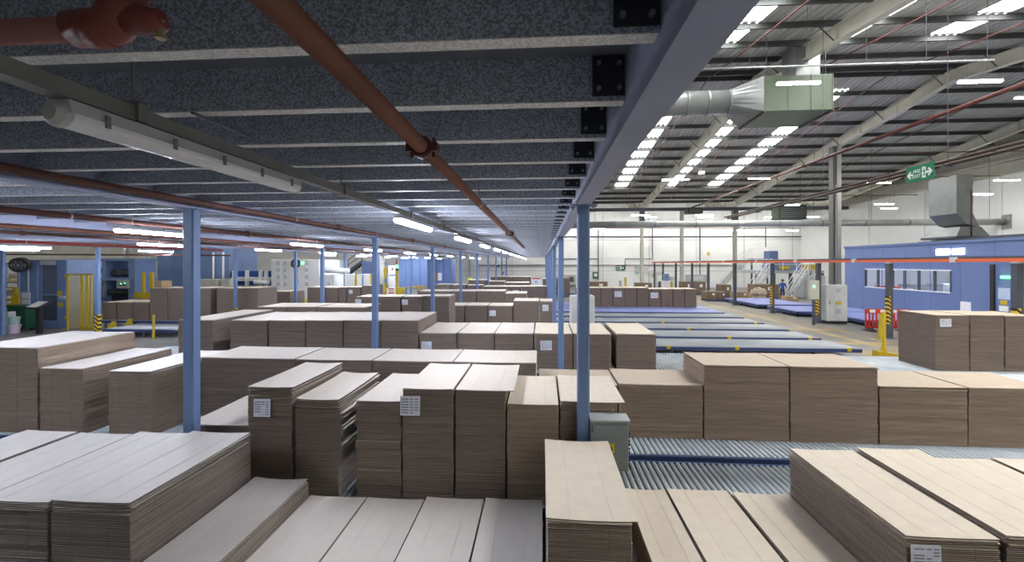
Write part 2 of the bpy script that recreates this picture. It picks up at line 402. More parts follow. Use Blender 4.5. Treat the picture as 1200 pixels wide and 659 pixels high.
for i, y in enumerate(YS):
    mez_column(BX[0], y, f'blue mezzanine column in the right-hand edge row, {ORD[i]} from the camera' + (', carrying a grey box' if i == 0 else ''))
    mez_column(BX[1], y if i else 4.85, f'blue square mezzanine column in the row along the brown pipe, {ORD[i]} from the camera')
    if i >= 2: mez_column(BX[2], y, f'blue mezzanine column in the second row left of the orange pipe, {ORD[i - 2]} in view')
    if i >= 3: mez_column(BX[3], y, f'blue mezzanine column in the third row to the left, {ORD[i - 3]} in view', i in (3, 4))
x115 = at_y(115, 350, 16.4)[0]
mez_column(x115, 16.4, 'blue column with a hazard-striped foot beside the yellow machine guard', True)
x4 = at_y(3.5, 350, 16.9)[0]
mez_column(x4, 16.9, 'blue column at the far left edge beside the green bin')
x276 = at_y(276, 350, 19.1)[0]
mez_column(x276, 19.1, 'blue column with a paper notice and hazard stripes behind the left stacks', True)

# ---- suspended services under the mezzanine
def hanger(m, x, y, z0, z1, r=.006, mi=0): m.tube([(x, y, z0), (x, y, z1)], r, 5, mi)
# grey trunking with batten lights below it
XT, ZT = -1.79, 3.755
t = thing('cable_trunking', 'long grey lighting trunking hanging under the joists', 'trunking', (XT, 0, ZT))
MB().box(XT - .03, XT + .03, -3, 53, ZT - .03, ZT + .03).box(XT - .037, XT + .037, -3, 53, ZT - .036, ZT - .03).build('channel', TRUNK, t)
for i in range(26):
    y = 1.75 + i * 1.95
    m = MB(); m.box(XT - .05, XT + .05, y - .02, y + .02, ZT - .042, ZT - .034).box(XT - .05, XT - .032, y - .02, y + .02, ZT - .04, ZT + .05).box(XT + .032, XT + .05, y - .02, y + .02, ZT - .04, ZT + .05)
    m.box(XT - .05, XT + .05, y - .02, y + .02, ZT + .045, ZT + .052); hanger(m, XT, y, ZT + .03, ZD + .02)
    m.build('hanger_bracket', TRUNK, t)
def batten(label, x, y, z, lit, group, along_y=True, L=1.5, hall=False, rod=None):
    """body, diffuser (lit or not) and clips; (x, y, z) middle of the diffuser's underside"""
    b = thing('batten_light', label, 'light', (x, y, z), group)
    def prof(m, pr, mi=0, e=0):
        if along_y: m.prism(pr, (x, y - L / 2 + e, z), (x, y + L / 2 - e, z), (1, 0, 0), (0, 0, 1), mi)
        else: m.prism(pr, (x - L / 2 + e, y, z), (x + L / 2 - e, y, z), (0, -1, 0), (0, 0, 1), mi)
    m = MB(); prof(m, [(-.055, .05), (.055, .05), (.045, .1), (-.045, .1)]); m.build('housing', LGREY, b)
    m = MB(); w = .055
    prof(m, [(.058 * math.cos(a), .05 - .05 * math.sin(a)) for a in [math.pi * k / 10 for k in range(11)]][::-1] if not lit else [(-.03, 0), (.03, 0), (.05, .018), (w, .05), (-w, .05), (-.05, .018)], 0, .012)
    m.build('diffuser', (TUBEH if hall else TUBE) if lit else DIFF, b)
    return b
def clips(b, x, y, z, L):
    for k in range(5):
        yy = y - L / 2 + .12 + k * (L - .24) / 4
        for sx in (-1, 1):
            MB().box(x + sx * .06 - .004, x + sx * .06 + .004, yy - .009, yy + .009, z + .03, z + .08).build('clip', TRUNK, b)
b = batten('large unlit batten light overhead in the upper left', XT, 2.22, 3.610, False, 'battens below the grey trunking', L=1.52)
clips(b, XT, 2.22, 3.610, 1.5)
for ya in (1.43, 2.965): MB().tube([(XT, ya, 3.655), (XT, ya + .02, 3.655), (XT, ya + .045, 3.655)], [.03, .048, .05] if ya < 2 else [.05, .048, .03], 14).build('end_cap', LGREY, b)
for i in range(12):
    batten(f'lit batten under the grey trunking beside the orange pipe, {ORD[i]} glowing one from the camera', XT, 5.95 + 3.72 * i, 3.610, True, 'battens below the grey trunking')
rows = [(-6.75, 2.3, -4.8, 1, 3.70, 'added row left of camera'), (-10.9, 6.85, -4.75, 2, 3.70, 'added end of second row'), (-16.3, 7.6, -4.7, 2, 3.68, 'added end of far row'), (-19.4, 5.0, 4.7, 3, 3.68, 'added outermost left row'), (-6.75, 7.1, 4.8, 9, 3.70, 'row beside the left column'), (-10.9, 11.6, 4.75, 8, 3.70, 'second row to the left'), (-16.3, 12.3, 4.7, 2, 3.68, 'far left row'), (-12.9, 25, 4.8, 5, 3.68, 'distant third row')]  # rows marked added: unseen lamps put in to brighten stacks and machines
for (x, y0, dy, n, z, txt) in rows:
    for i in range(n):
        b = batten(f'lit batten under the mezzanine, {ORD[i]} from the camera in the {txt}', x, y0 + i * dy, z - .1, True, 'batten lights under the mezzanine, ' + txt, L=1.55)
        m = MB(); hanger(m, x, y0 + i * dy - .5, z, ZD); hanger(m, x, y0 + i * dy + .5, z, ZD); m.build('hanger', LGREY, b)

def pipe(name, label, pts, r, material, group=None, couplings=(), hang=None, cmat=None, n=12):
    t = thing(name, label, 'pipe', pts[0], group)
    MB().tube(pts, r, n).build('pipe_run', material, t, smooth=True)
    a, b = Vector(pts[0]), Vector(pts[-1])
    for q in couplings:
        p = a.lerp(b, q); d = (b - a).normalized()
        m = MB(); m.tube([p - d * .045, p + d * .045], r * 1.38, n); m.tube([p - d * .03, p + d * .03], r * 1.5, n)
        s_ = d.cross(Vector((0, 0, 1))).normalized()
        for sg in (-1, 1):
            c = p + s_ * r * 1.55 * sg; m.box(c.x - .022, c.x + .022, c.y - .03, c.y + .03, c.z - .022, c.z + .022)
            m.tube([c - Vector((0, 0, .05)), c + Vector((0, 0, .05))], .009, 6)
        m.build('coupling', cmat or material, t)
    if hang:
        for q in hang:
            p = a.lerp(b, q); m = MB(); m.tube([(p.x, p.y, p.z + r), (p.x, p.y, ZD + .02)], .006, 5)
            dd = (b - a).normalized(); m.tube([p - dd * .015, p + dd * .015], r * 1.12, n); m.build('clevis_hanger', BOLT, t)
    return t
x0, _ = at_z(323, 33, 3.70); x1, yq = at_z(597, 277, 3.66)
PO = (x0, 0.2, 3.72); pe = at_z(606, 283, 3.655)
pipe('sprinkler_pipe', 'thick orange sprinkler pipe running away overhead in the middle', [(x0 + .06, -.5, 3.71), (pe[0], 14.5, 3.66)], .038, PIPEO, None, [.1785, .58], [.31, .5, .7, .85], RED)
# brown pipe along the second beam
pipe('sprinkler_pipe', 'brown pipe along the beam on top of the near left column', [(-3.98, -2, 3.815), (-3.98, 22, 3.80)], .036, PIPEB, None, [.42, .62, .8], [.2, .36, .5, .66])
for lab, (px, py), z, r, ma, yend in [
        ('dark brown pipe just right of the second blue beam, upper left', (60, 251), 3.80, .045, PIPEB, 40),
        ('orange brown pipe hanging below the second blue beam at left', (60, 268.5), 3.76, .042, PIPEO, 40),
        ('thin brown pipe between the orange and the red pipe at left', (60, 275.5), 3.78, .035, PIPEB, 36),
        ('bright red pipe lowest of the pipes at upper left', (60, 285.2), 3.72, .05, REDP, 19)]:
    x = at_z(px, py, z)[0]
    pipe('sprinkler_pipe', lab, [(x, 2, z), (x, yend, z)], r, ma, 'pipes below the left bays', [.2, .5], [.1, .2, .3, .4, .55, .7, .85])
xr0 = -19.5
pipe('steam_pipe', 'thin grey brown pipe crossing before the blue machines at left', [at_y(-30, 298, 17.6)[:1] + (17.6, at_y(-30, 298, 17.6)[1]), at_y(270, 301.5, 17.6)[:1] + (17.6, 3.45)], .035, PIPEB, None)
# near red elbow with its sprinkler head, top left
ye, ze = 0.98, 3.665
xa = at_y(-60, 5, ye)[0]; xb = at_y(150, 8, ye)[0]
t = thing('sprinkler_elbow', 'red grooved pipe elbow with a brass plug, close overhead at top left', 'pipe', (xb, ye, ze))
MB().tube([(xa - .6, ye, ze + .016), (xb - .05, ye, ze + .016)], .030, 16).build('pipe_run', ELP, t, smooth=True)
xe = at_y(108, 8, ye)[0]
pts = [(xe - .03, ye, ze + .016)] + [(xe + .075 * math.sin(a), ye, ze + .016 + .075 - .075 * math.cos(a)) for a in [i * math.pi / 16 for i in range(1, 9)]] + [(xe + .075, ye, ZD)]
MB().tube([(xe - .045, ye, ze + .016), (xe + .05, ye, ze + .016)], .043, 18).build('coupling', ELB, t, smooth=True)
MB().tube([(xe, ye, ze + .016), (xe + .02, ye, ze + .014), (xe + .055, ye, ze + .024), (xe + .085, ye - .005, ze + .055), (xe + .095, ye - .005, ze + .1), (xe + .095, ye - .005, ZD - .01)], .046, 18).build('elbow', ELB, t, smooth=True)
xs = at_y(188, 30, ye)[0]
m = MB().tube([(xs, ye, ze + .03), (xs, ye, ze - .012)], .009, 8).tube([(xs, ye, ze - .010), (xs, ye, ze - .016)], .0125, 8)
m.build('brass_plug', BRASS, t); MB().tube([(xe + .09, ye, ze + .035), (xs, ye, ze + .028), (xs + .006, ye, ze + .03)], [.036, .027, .02], 14).build('boss', ELB, t, smooth=True)
# bracing rods between the joists
for i, (a, b) in enumerate([((-3, 30), (40, 48)), ((225, 132), (300, 164))]):
    p = at_z(a[0], a[1], 3.80); q = at_z(b[0], b[1], 3.87)
    o = MB().tube([(p[0], p[1], 3.80), (q[0], q[1], 3.872)], .007, 6).build('brace_rod', DARK)
    tag(o, ['thin dark rod near the top left corner by the red elbow', 'thin dark rod above the large unlit batten light'][i], 'rod')

# ================================================================== ROLLER CONVEYORS
ZR = 0.35; RR = .03
def rail_mb(m, x0, x1, y, z0, z1, t=.05, mi=0):
    m.prism([(0, z0), (t, z0), (t, z0 + .012), (.012, z0 + .012), (.012, z1 - .012), (t, z1 - .012), (t, z1), (0, z1)], (x0, y, 0), (x1, y, 0), (0, 1, 0), (0, 0, 1), mi)
def conveyor(label, x0, x1, y0, y1, single=None, pitch=.08, r=RR, mat_=ROLL, group='roller conveyors', sensors=(), belt=False):
    if y0 > 14 and y0 < 23 and x1 > 10: y1 = y0 + 1.62
    t = thing('roller_conveyor', label, 'conveyor', ((x0 + x1) / 2, y0, 0), group)
    m = MB(); rail_mb(m, x0, x1, y0, ZR - .13, ZR - .012); m.build('front_rail', RAILB, t)
    m = MB(); rail_mb(m, x0, x1, y1 - .05, ZR - .13, ZR - .012); m.build('rear_rail', RAILB, t)
    m = MB(); x = x0 + .3
    while x < x1:
        for y in (y0 + .02, y1 - .07): m.box(x, x + .06, y, y + .05, 0, ZR - .13)
        m.box(x, x + .05, y0 + .05, y1 - .05, ZR - .16, ZR - .10); x += 1.5
    m.build('support_legs', DARK, t, kind='stuff')
    if belt:
        n = max(1, int((x1 - x0) / 1.2)); w = (x1 - x0) / n
        for i in range(n): MB().box(x0 + i * w + .01, x0 + (i + 1) * w - .01, y0 + .05, y1 - .05, ZR - .04, ZR).build('belt_panel', mat_, t)
        return t
    s0 = single if single is not None else x1
    m = MB(); x = x0 + .05; zc = ZR - r
    while x < s0 - .03:
        m.tube([(x, y0 + .05, zc), (x, y1 - .05, zc)], r, 8); x += pitch
    if m.v: m.build('roller_bed', mat_, t, smooth=True, kind='stuff')
    if single is not None:
        pr = MB().tube([(0, y0 + .055, zc), (0, y1 - .055, zc)], r, 12).tube([(0, y0 + .035, zc), (0, y1 - .035, zc)], .008, 6)
        first = None
        while x < x1 - .05:
            if first is None:
                first = pr.build('roller', mat_, t, smooth=True); o = first; ox = t.location
                o.location = (x, 0, 0)
            else:
                o = first.copy(); COL.objects.link(o); o.location = (x, 0, 0)
            x += pitch
    for sx in sensors:
        MB().bbox(sx - .06, sx + .06, y0 - .03, y0 + .06, ZR - .09, ZR + .03).build('yellow_sensor', YEL, t)
    return t
CX0 = -12.5
conveyor('roller conveyor carrying the nearest row of stacks', CX0, 8.5, 2.7, 4.60)
conveyor('nearer grey roller track in front of the right stacks, next to the grey box', CX0, 8.6, 4.78, 6.10, single=0.55)
conveyor('grey roller track carrying the tall right stacks, behind the blue rail', CX0, 8.6, 6.24, 8.12, single=0.7)
conveyor('roller conveyor hidden behind the tall right stacks', CX0, 9.0, 8.35, 10.4)
conveyor('roller track behind the right stacks, running to the yellow stop', CX0, 13.8, 10.75, 13.45, pitch=.09)
CY = [14.5, 16.5, 18.55, 20.55, 22.6]
for i, y in enumerate(CY):
    conveyor(f'dusty pale roller track with blue front rail in the hall, {ORD[i]} from the yellow stop', (CX0 if i < 4 else -8.4), 10.3, y, y + 1.9, pitch=.105, r=.047, mat_=ROLLP,
             sensors=[[4.2, 6.4, 9.9], [7.0, 9.9], [6.2], [5.7, 9.9], []][i])
for i, y in enumerate((24.65, 26.7, 28.75)):
    conveyor(f'lilac blue panelled conveyor before the long far stack row, {ORD[i]} from the front', -8.4, 10.2, y, y + 1.9, mat_=BELT, belt=True)

# ================================================================== CARDBOARD STACKS
def stack(label, X0, X1, Y0, Y1, z1, group, z0=ZR + .001, pale=False, sheet_t=.007, jit=.003, crease=True, warp=.008, over=(0, 0, 0, 0), loose=0, paper=None, rot=0.0, fan=0.0, bundle=12, bj=.006, dark_edge=False):
    rr = random.Random(hash((round(X0, 3), round(Y0, 3))) & 0xffff)
    cx, cy = (X0 + X1) / 2, (Y0 + Y1) / 2; hx, hy = (X1 - X0) / 2 - .004, (Y1 - Y0) / 2
    t = thing('cardboard_stack', label, 'cardboard stack', (cx, cy, z0), group)
    top = PALE if pale == True else WARM if pale == 'warm' else KRAFTB if pale == 'brown' else KRAFT; edge = EDGE_SHADE if dark_edge or Y0 < 4.8 or (pale in (True, 'warm') and not 6.2 < Y0 < 6.5) else EDGE  # shaded copy for dim rows, plain copy where fronts catch light
    H = z1 - z0; tt = max(.006, sheet_t * .9); nl = loose; zl = z1 - tt - loose * .016
    n = max(3, int((zl - z0) / sheet_t)); dz = (zl - z0) / n
    m = MB(); bx = by = fx_ = 0
    for i in range(n):
        if i % bundle == 0: bx, by = rr.uniform(-bj, bj), rr.uniform(-bj, bj)
        f = fan * max(0, (i / n - .35)) if fan else 0
        ox, oy = bx + rr.uniform(-jit, jit), by + rr.uniform(-jit, jit)
        if i % 3 == 0: fx_ = rr.uniform(0, 1)
        gx = fan * fx_ * min(1, (i / n - .3) * 2) if fan and i / n > .3 else 0
        ins = .0035 if i % 2 else 0
        a0, a1 = cx - hx + ox + ins, cx + hx + ox - ins + gx; b0, b1 = cy - hy + oy + ins, cy + hy + oy - ins
        zz = z0 + i * dz
        th_ = dz * (.97 if not fan else .62); w_ = a1 - a0
        if crease and (Y0 < 4.8 or X1 < -5.6):
            out = [(a0, b0)]
            for q_ in (.27, .73):
                xm = a0 + w_ * q_; out += [(xm - .006, b0), (xm, b0 + .0035), (xm + .006, b0)]
            out += [(a1, b0), (a1, b1), (a0, b1)]
        else: out = [(a0, b0), (a1, b0), (a1, b1), (a0, b1)]
        no = len(out)
        m.add([(p_, q_, zz) for p_, q_ in out] + [(p_, q_, zz + th_) for p_, q_ in out], [(k_, (k_ + 1) % no, no + (k_ + 1) % no, no + k_) for k_ in range(no)], 0)
        m.add([(p_, q_, zz + th_) for p_, q_ in out], [tuple(range(no))], 1)
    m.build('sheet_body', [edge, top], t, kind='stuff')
    def one_sheet(name, zbase, ox, oy, w, ov, nx=12, ny=5, th=tt, ang=0):
        mm = MB(); v = []; L, Rr, Fr, Bk = ov
        xs = [i / nx for i in range(nx + 1)]
        if crease: xs = sorted(set(xs + [.262, .27, .278, .722, .73, .738]))
        k = len(xs); ph = rr.uniform(-.3, .3)
        for lay in (1, 0):
            for jj in range(ny + 1):
                q = jj / ny
                for p in xs:
                    xx = cx - hx - L + p * (2 * hx + L + Rr); yy = cy - hy - Fr + q * (2 * hy + Fr + Bk)
                    zz = zbase + w * ((2 * p - 1 + ph * .3) ** 2) * (.6 + .4 * q) + w * .5 * (2 * q - 1) ** 2
                    if crease and (abs(p - .27) < .001 or abs(p - .73) < .001): zz -= .0024
                    dx, dy = xx - cx, yy - cy
                    v.append((cx + ox + dx * math.cos(ang) - dy * math.sin(ang), cy + oy + dx * math.sin(ang) + dy * math.cos(ang), zz + lay * th))
        f = []; off = k * (ny + 1)
        for jj in range(ny):
            for i in range(k - 1):
                a = jj * k + i; f.append((a, a + 1, a + k + 1, a + k)); f.append((off + a + k, off + a + k + 1, off + a + 1, off + a))
        mm.add(v, f, 0)
        e = []
        for i in range(k - 1): e.append((i + 1, i, off + i, off + i + 1)); b_ = ny * k; e.append((b_ + i, b_ + i + 1, off + b_ + i + 1, off + b_ + i))
        for jj in range(ny): e.append((jj * k, (jj + 1) * k, off + (jj + 1) * k, off + jj * k)); r_ = k - 1; e.append(((jj + 1) * k + r_, jj * k + r_, off + jj * k + r_, off + (jj + 1) * k + r_))
        mm.f += e; mm.m += [1] * len(e)
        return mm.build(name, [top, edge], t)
    for q in range(loose):
        one_sheet('loose_sheet', zl + q * .016 + rr.uniform(.001, .004), rr.uniform(-.012, .02), rr.uniform(-.012, .008), warp * .8, (0, 0, 0, 0), 6, 3, .007, rr.uniform(-.02, .02))
    one_sheet('top_sheet', z1 - tt, 0, 0, warp, over)
    if paper:
        fx, dz_, w_, h_ = paper
        px0 = X0 + fx; zt = z1 - dz_; yy = Y0 - .016
        mm = MB(); mm.hexa([(px0, yy - .004, zt - h_), (px0 + w_, yy - .008, zt - h_ + .004), (px0 + w_, yy - .006, zt - h_ + .004), (px0, yy - .002, zt - h_), (px0, yy, zt), (px0 + w_, yy, zt + .004), (px0 + w_, yy + .002, zt + .004), (px0, yy + .002, zt)])
        pl = mm.build('paper_label', PAPER, t)
        if w_ > .15:
            mi = MB()
            for r_ in range(6):
                zz = zt - h_ * (.12 + r_ * .14)
                for (a, b) in ((.08, .42), (.5, .66), (.74, .92)):
                    if rr.random() < .75: mi.box(px0 + w_ * a, px0 + w_ * b, yy - .0095, yy - .006, zz - h_ * .045, zz)
            mi.build('print', INK, pl, kind='stuff')
    if rot: t.rotation_euler = (0, 0, rot)
    return t
def row(specs, Yf, Yb, group, back=False, **kw):
    """specs: (left px, right px, top px row, label, options) measured on the front (or back) top edge of each stack"""
    for s in specs:
        xl, xr, yt, lab = s[:4]; o = dict(kw); o.update(s[4] if len(s) > 4 else {})
        Yq = Yb if back else Yf
        X0 = at_y(xl, yt, Yq)[0]; X1 = at_y(xr, yt, Yq)[0]; z = at_y((xl + xr) / 2, yt, Yq)[1]
        stack(lab, X0, X1, o.pop('Yf', Yf), o.pop('Yb', Yb), z, group, **o)
G1 = 'stacks of the nearest row'
NEAR = dict(bj=.004, jit=.002)
row([(32, 92, 506, 'highest pale stack at the lower left corner, its right edge over the next', dict(pale=True)),
     (94.5, 157, 509, 'pale stack between the corner stack and the pair by the striped side, lower left', dict(pale=True)),
     (164, 224, 508, 'narrow pale stack just left of the near one with a long visible side', dict(pale=True, loose=4)),
     (226, 294, 508, 'near pale stack at lower left showing its long dark right side', dict(pale=True, loose=5, warp=.012)),
     (299, 362, 563, 'knee-high pale stack right of the long dark side, lower left', dict(pale=True, warp=.02)),
     (364, 430, 583, 'first of the four lowest pale stacks along the bottom edge', dict(pale=True)),
     (431, 498, 585.5, 'second of the four lowest pale stacks along the bottom edge', dict(pale=True)),
     (500, 567.5, 585, 'third of the four lowest pale stacks along the bottom edge', dict(pale=True)),
     (569, 636, 586, 'fourth of the four lowest pale stacks, beside the tall central one', dict(pale=True)),
     (732, 779, 575, 'low tan stack right beside the tall central stack at the bottom', dict(warp=.012)),
     (780.5, 851.5, 575, 'low tan stack in the middle of the three by the near rollers', {}),
     (857, 923.5, 580, 'low tan stack against the left side of the tall labelled right stack', dict(warp=.015)),
     (925, 999, 528, 'tall tan stack at lower right with a paper label on its front', dict(loose=4, paper=(.02, .045, .2, .16))),
     (1003, 1077, 527, 'tall tan stack right behind the labelled one at lower right', dict(loose=4)),
     (1079, 1159, 538, 'tan stack second from the right edge at the bottom', {}),
     (1161, 1240, 539, 'tan stack cut off by the right edge at the bottom', {})], 3.22, 4.65, G1, back=True, **NEAR)
row([(641, 741, 612, 'tall central stack at the bottom with an overhanging tan top sheet', dict(over=(.01, .045, .0, 0), warp=.016, loose=1))], 3.22, 4.65, G1, **NEAR)
G2 = 'stacks of the second row'
row([(206, 287, 505, 'low pale stack between the near left column and the labelled tall stack', dict(pale='warm', warp=.02, Yf=5.0)),
     (290.5, 343, 455, 'tall stack with a paper label, leftmost of the tall middle group', dict(pale='warm', loose=6, over=(0, .02, 0, .0), paper=(.09, .13, .21, .21), warp=.014, rot=-.012)),
     (345.5, 397.5, 470, 'leaning stack with fanned sheets on its right side, middle group', dict(pale='warm', loose=6, fan=.07, warp=.02)),
     (417, 470, 471, 'stack right of the fanned one, its top sheets ragged', dict(pale='warm', loose=5, bj=.012)),
     (471.5, 531.5, 457, 'tall stack with a paper label at its upper left front corner', dict(pale='warm', paper=(-.02, .075, .235, .225), warp=.012)),
     (533.5, 592.5, 458.5, 'tall stack with a pale top sheet overhanging to the right', dict(pale='warm', over=(0, .10, 0, -.0), warp=.01)),
     (594, 655, 475, 'stack in the middle group just left of the near right column', dict(loose=3)),
     (657, 721, 475.5, 'ragged stack behind the near right column with an overhanging top', dict(Yf=4.95, over=(0, .13, 0, -.0), loose=6, bj=.014, warp=.014))], 4.86, 6.1, G2, **NEAR)
G3 = 'stacks of the third row'
row([(-45, 44.5, 408, 'large tall stack at the left edge of the picture', dict(pale=True)),
     (46.5, 97.5, 432.5, 'stack between the tall left edge stack and the one behind the column', dict(pale=True)),
     (127, 177, 436, 'stack standing right behind the near left column', dict(pale=True, loose=2))], 6.35, 8.0, G3, bj=.005)
row([(236, 345, 420.5, 'wide pale stack right of the near left column, third row', dict(pale='warm')),
     (346, 435, 422.5, 'wide pale stack behind the labelled tall stack, third row', dict(pale='warm')),
     (436.5, 530, 424, 'wide stack behind the tall middle group, left of the widest gap line', dict(pale='warm')),
     (531, 628.5, 425.5, 'wide stack behind the tall middle group, ending beside the near right column', dict(pale='warm')),
     (631, 724, 451.5, 'wide low tan stack behind the near right column', dict(pale='brown')),
     (725, 824, 452, 'wide low tan stack just right of the near right column', dict(warp=.014, pale='brown')),
     (825, 925, 429.5, 'tall wide tan stack beside the rollers, left of the tall pair', dict(loose=1, pale='brown')),
     (926, 1029, 431, 'tall wide tan stack beside the rollers, right of the tall pair', dict(loose=1, pale='brown')),
     (1030.5, 1134, 454.5, 'lower wide tan stack right of the tall pair', dict(loose=1, pale='brown')),
     (1135, 1238, 456, 'lower wide tan stack at the right edge behind the rollers', dict(pale='brown'))], 6.87, 7.85, G3, sheet_t=.0085, bj=.004)
G4 = 'stacks of the fourth row'
row([(209, 250, 375.5, 'pale stack just right of the near left column, fourth row', dict(pale='warm', Yb=13.6))] +
    [(a, b, 376, f'pale stack of the long fourth row at left, {w}', dict(pale='warm')) for (a, b, w) in
     [(270, 313, 'first after the gap'), (315, 357.5, 'second after the gap'), (358.5, 401.5, 'third after the gap'), (402.5, 445.5, 'behind the second column'), (446.5, 490, 'right end')]] +
    [(491.5, 535, 390.8, 'fourth-row lower stack with a paper label, leftmost of six', dict(pale='warm', paper=(.06, .22, .27, .2))),
     (536, 579, 391, 'fourth-row lower stack, second of six', dict(pale='warm')),
     (580, 625, 391.3, 'fourth-row lower stack, third of six', dict(pale='warm')),
     (626.5, 671, 391.5, 'fourth-row lower stack with a paper label near the edge column', dict(paper=(.15, .18, .29, .24))),
     (672, 716.5, 392, 'fourth-row lower stack behind the near right column', {}),
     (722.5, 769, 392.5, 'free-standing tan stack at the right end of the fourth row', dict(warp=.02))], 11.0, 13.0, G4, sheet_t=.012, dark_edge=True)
row([(1096, 1136, 370, 'tall dark tan stack with a paper label before the blue office', dict(paper=(.1, .09, .27, .2))),
     (1137, 1177, 370, 'tall dark tan stack before the blue office, middle of three', {}),
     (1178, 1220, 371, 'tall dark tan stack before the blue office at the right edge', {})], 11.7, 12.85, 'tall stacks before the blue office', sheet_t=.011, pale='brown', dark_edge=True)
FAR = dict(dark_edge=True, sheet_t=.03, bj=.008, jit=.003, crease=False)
def farrow(specs, Yf, Yb, group, desc, **kw):
    k = dict(FAR); k.update(kw)
    row([(a, b, y, f'{ORD[i]} brown stack from left, {desc}', (o[0] if o else {})) for i, (a, b, y, *o) in enumerate(specs)], Yf, Yb, group, **k)
farrow([(301, 335, 360), (336, 370, 360), (371, 428, 360.5)], 14.5, 16.0, 'stacks of the fifth row', 'low row behind the pale fourth row')
farrow([(417, 439, 348, dict(paper=(-.02, .1, .25, .2))), (441, 469, 348), (471, 494.5, 348, dict(paper=(0, .12, .25, .2))), (495.5, 526.5, 347.5)], 16.7, 17.9, 'stacks of the sixth row', 'short row between second and third pipe-row columns')
farrow([(520, 544, 358.5), (545, 571, 358.5), (572, 600.5, 358.8, dict(paper=(.06, .2, .28, .24))), (601.5, 631.5, 353), (632.5, 648, 353.5, dict(paper=(.12, .15, .26, .26)))], 18.7, 20.2, 'stacks of the seventh row', 'labelled row behind the lower fourth-row stacks')
farrow([(489, 509, 341.5), (510, 529, 341.5), (530, 558, 341.5), (559, 591, 341.5), (592, 617, 344)], 22.7, 24.3, 'stacks of the eighth row', 'eighth row, ending left of the edge columns')
farrow([(510, 528, 333.5), (529, 546, 334), (547, 565, 334.5)], 27.8, 29.0, 'stacks of the ninth row', 'small far group left of the long far row')
farrow([(566 + 15.2 * i, 566 + 15.2 * (i + 1) - .6, 336) + ((dict(paper=(.25, .25, .4, .3)),) if i == 2 else ()) for i in range(5)], 27.75, 29.2, 'stacks of the long far row', 'long far row under the mezzanine')
farrow([(676 + 14.1 * i, 676 + 14.1 * (i + 1) - .5, 337.6 if i < 6 else 339) + ((dict(paper=(.1, .22, .45, .35)),) if i in (3, 6) else ()) for i in range(10)], 27.4, 28.9, 'stacks of the long far row in the hall', 'long row beyond the blue conveyors in the hall')
farrow([(549, 569, 328.5), (570, 591, 330), (592, 620, 331.5)], 34, 36, 'distant stacks under the mezzanine', 'distant row under the mezzanine behind the long row')
farrow([(575, 599, 324.5), (600, 622, 324.5), (636, 652, 327), (653, 668, 326)], 40, 42, 'most distant stacks', 'most distant row near the far white wall')
farrow([(120, 136, 354.5), (137, 154.5, 354.7), (155.5, 174.5, 354.5), (175.5, 196, 338), (197, 219, 338), (220, 247, 338), (254, 277, 338.3), (278, 302, 338)], 19.4, 20.9, 'stacks beside the left machines', 'row beside the blue machines at left')
farrow([(315, 322, 342), (323, 340, 342), (360, 380.5, 337), (381.5, 396, 337.5), (397, 406, 337), (407, 423, 337, dict(paper=(.1, .15, .22, .2))), (424, 437, 335)], 23.5, 25, 'stacks before the white machine', 'row before the white machine')
conveyor('low roller conveyor under the distant stacks of the mezzanine', -7.5, .2, 33.8, 36.2, pitch=.2, r=.08, mat_=ROLLP)
conveyor('low roller conveyor under the most distant stacks by the far wall', -6, 4, 39.8, 42.2, pitch=.2, r=.08, mat_=ROLLP)
# conveyor below the left group and stops
conveyor('blue roller conveyor beside the left machines, under the brown stacks', at_y(114, 376, 19.2)[0], -12.7, 19.25, 21.1, pitch=.12, r=.05, mat_=ROLLP)
x0 = at_y(120, 388, 16.7)[0]; x1 = at_y(206, 388, 16.7)[0]
conveyor('pale short roller conveyor with blue frame behind the left stacks', x0, x1, 16.7, 18.4, pitch=.1, r=.045, mat_=ROLLP)
conveyor('roller conveyor before the white machine', at_y(310, 350, 23.3)[0], -8.6, 23.3, 25.1, pitch=.14, r=.06, mat_=ROLLP)
for i, (px, py0, py1, Y) in enumerate([(131, 377, 387, 18.6), (150.5, 374, 384, 18.9)]):
    X = at_y(px, py1, Y)[0]; zt = at_y(px, py0, Y)[1]
    o = MB().add([(X - .3, Y, 0), (X + .12, Y, 0), (X + .12, Y + .1, 0), (X - .3, Y + .1, 0), (X, Y, zt), (X + .12, Y, zt), (X + .12, Y + .1, zt), (X, Y + .1, zt)],
             [(3, 2, 1, 0), (4, 5, 6, 7), (0, 1, 5, 4), (1, 2, 6, 5), (2, 3, 7, 6), (3, 0, 4, 7)]).build('yellow_stop', YEL)
    tag(o, ['yellow wedge-shaped stop on the floor, left of the pair', 'yellow wedge-shaped stop on the floor, right of the pair'][i], 'stop', 'yellow floor stops')
X = at_y(177.5, 395, 16.3)[0]
m = MB().tube([(X, 16.4, 0), (X, 16.4, 1.0)], .045, 10); o = m.build('bollard', YEL); tag(o, 'small yellow post before the pale short conveyor at left', 'bollard')

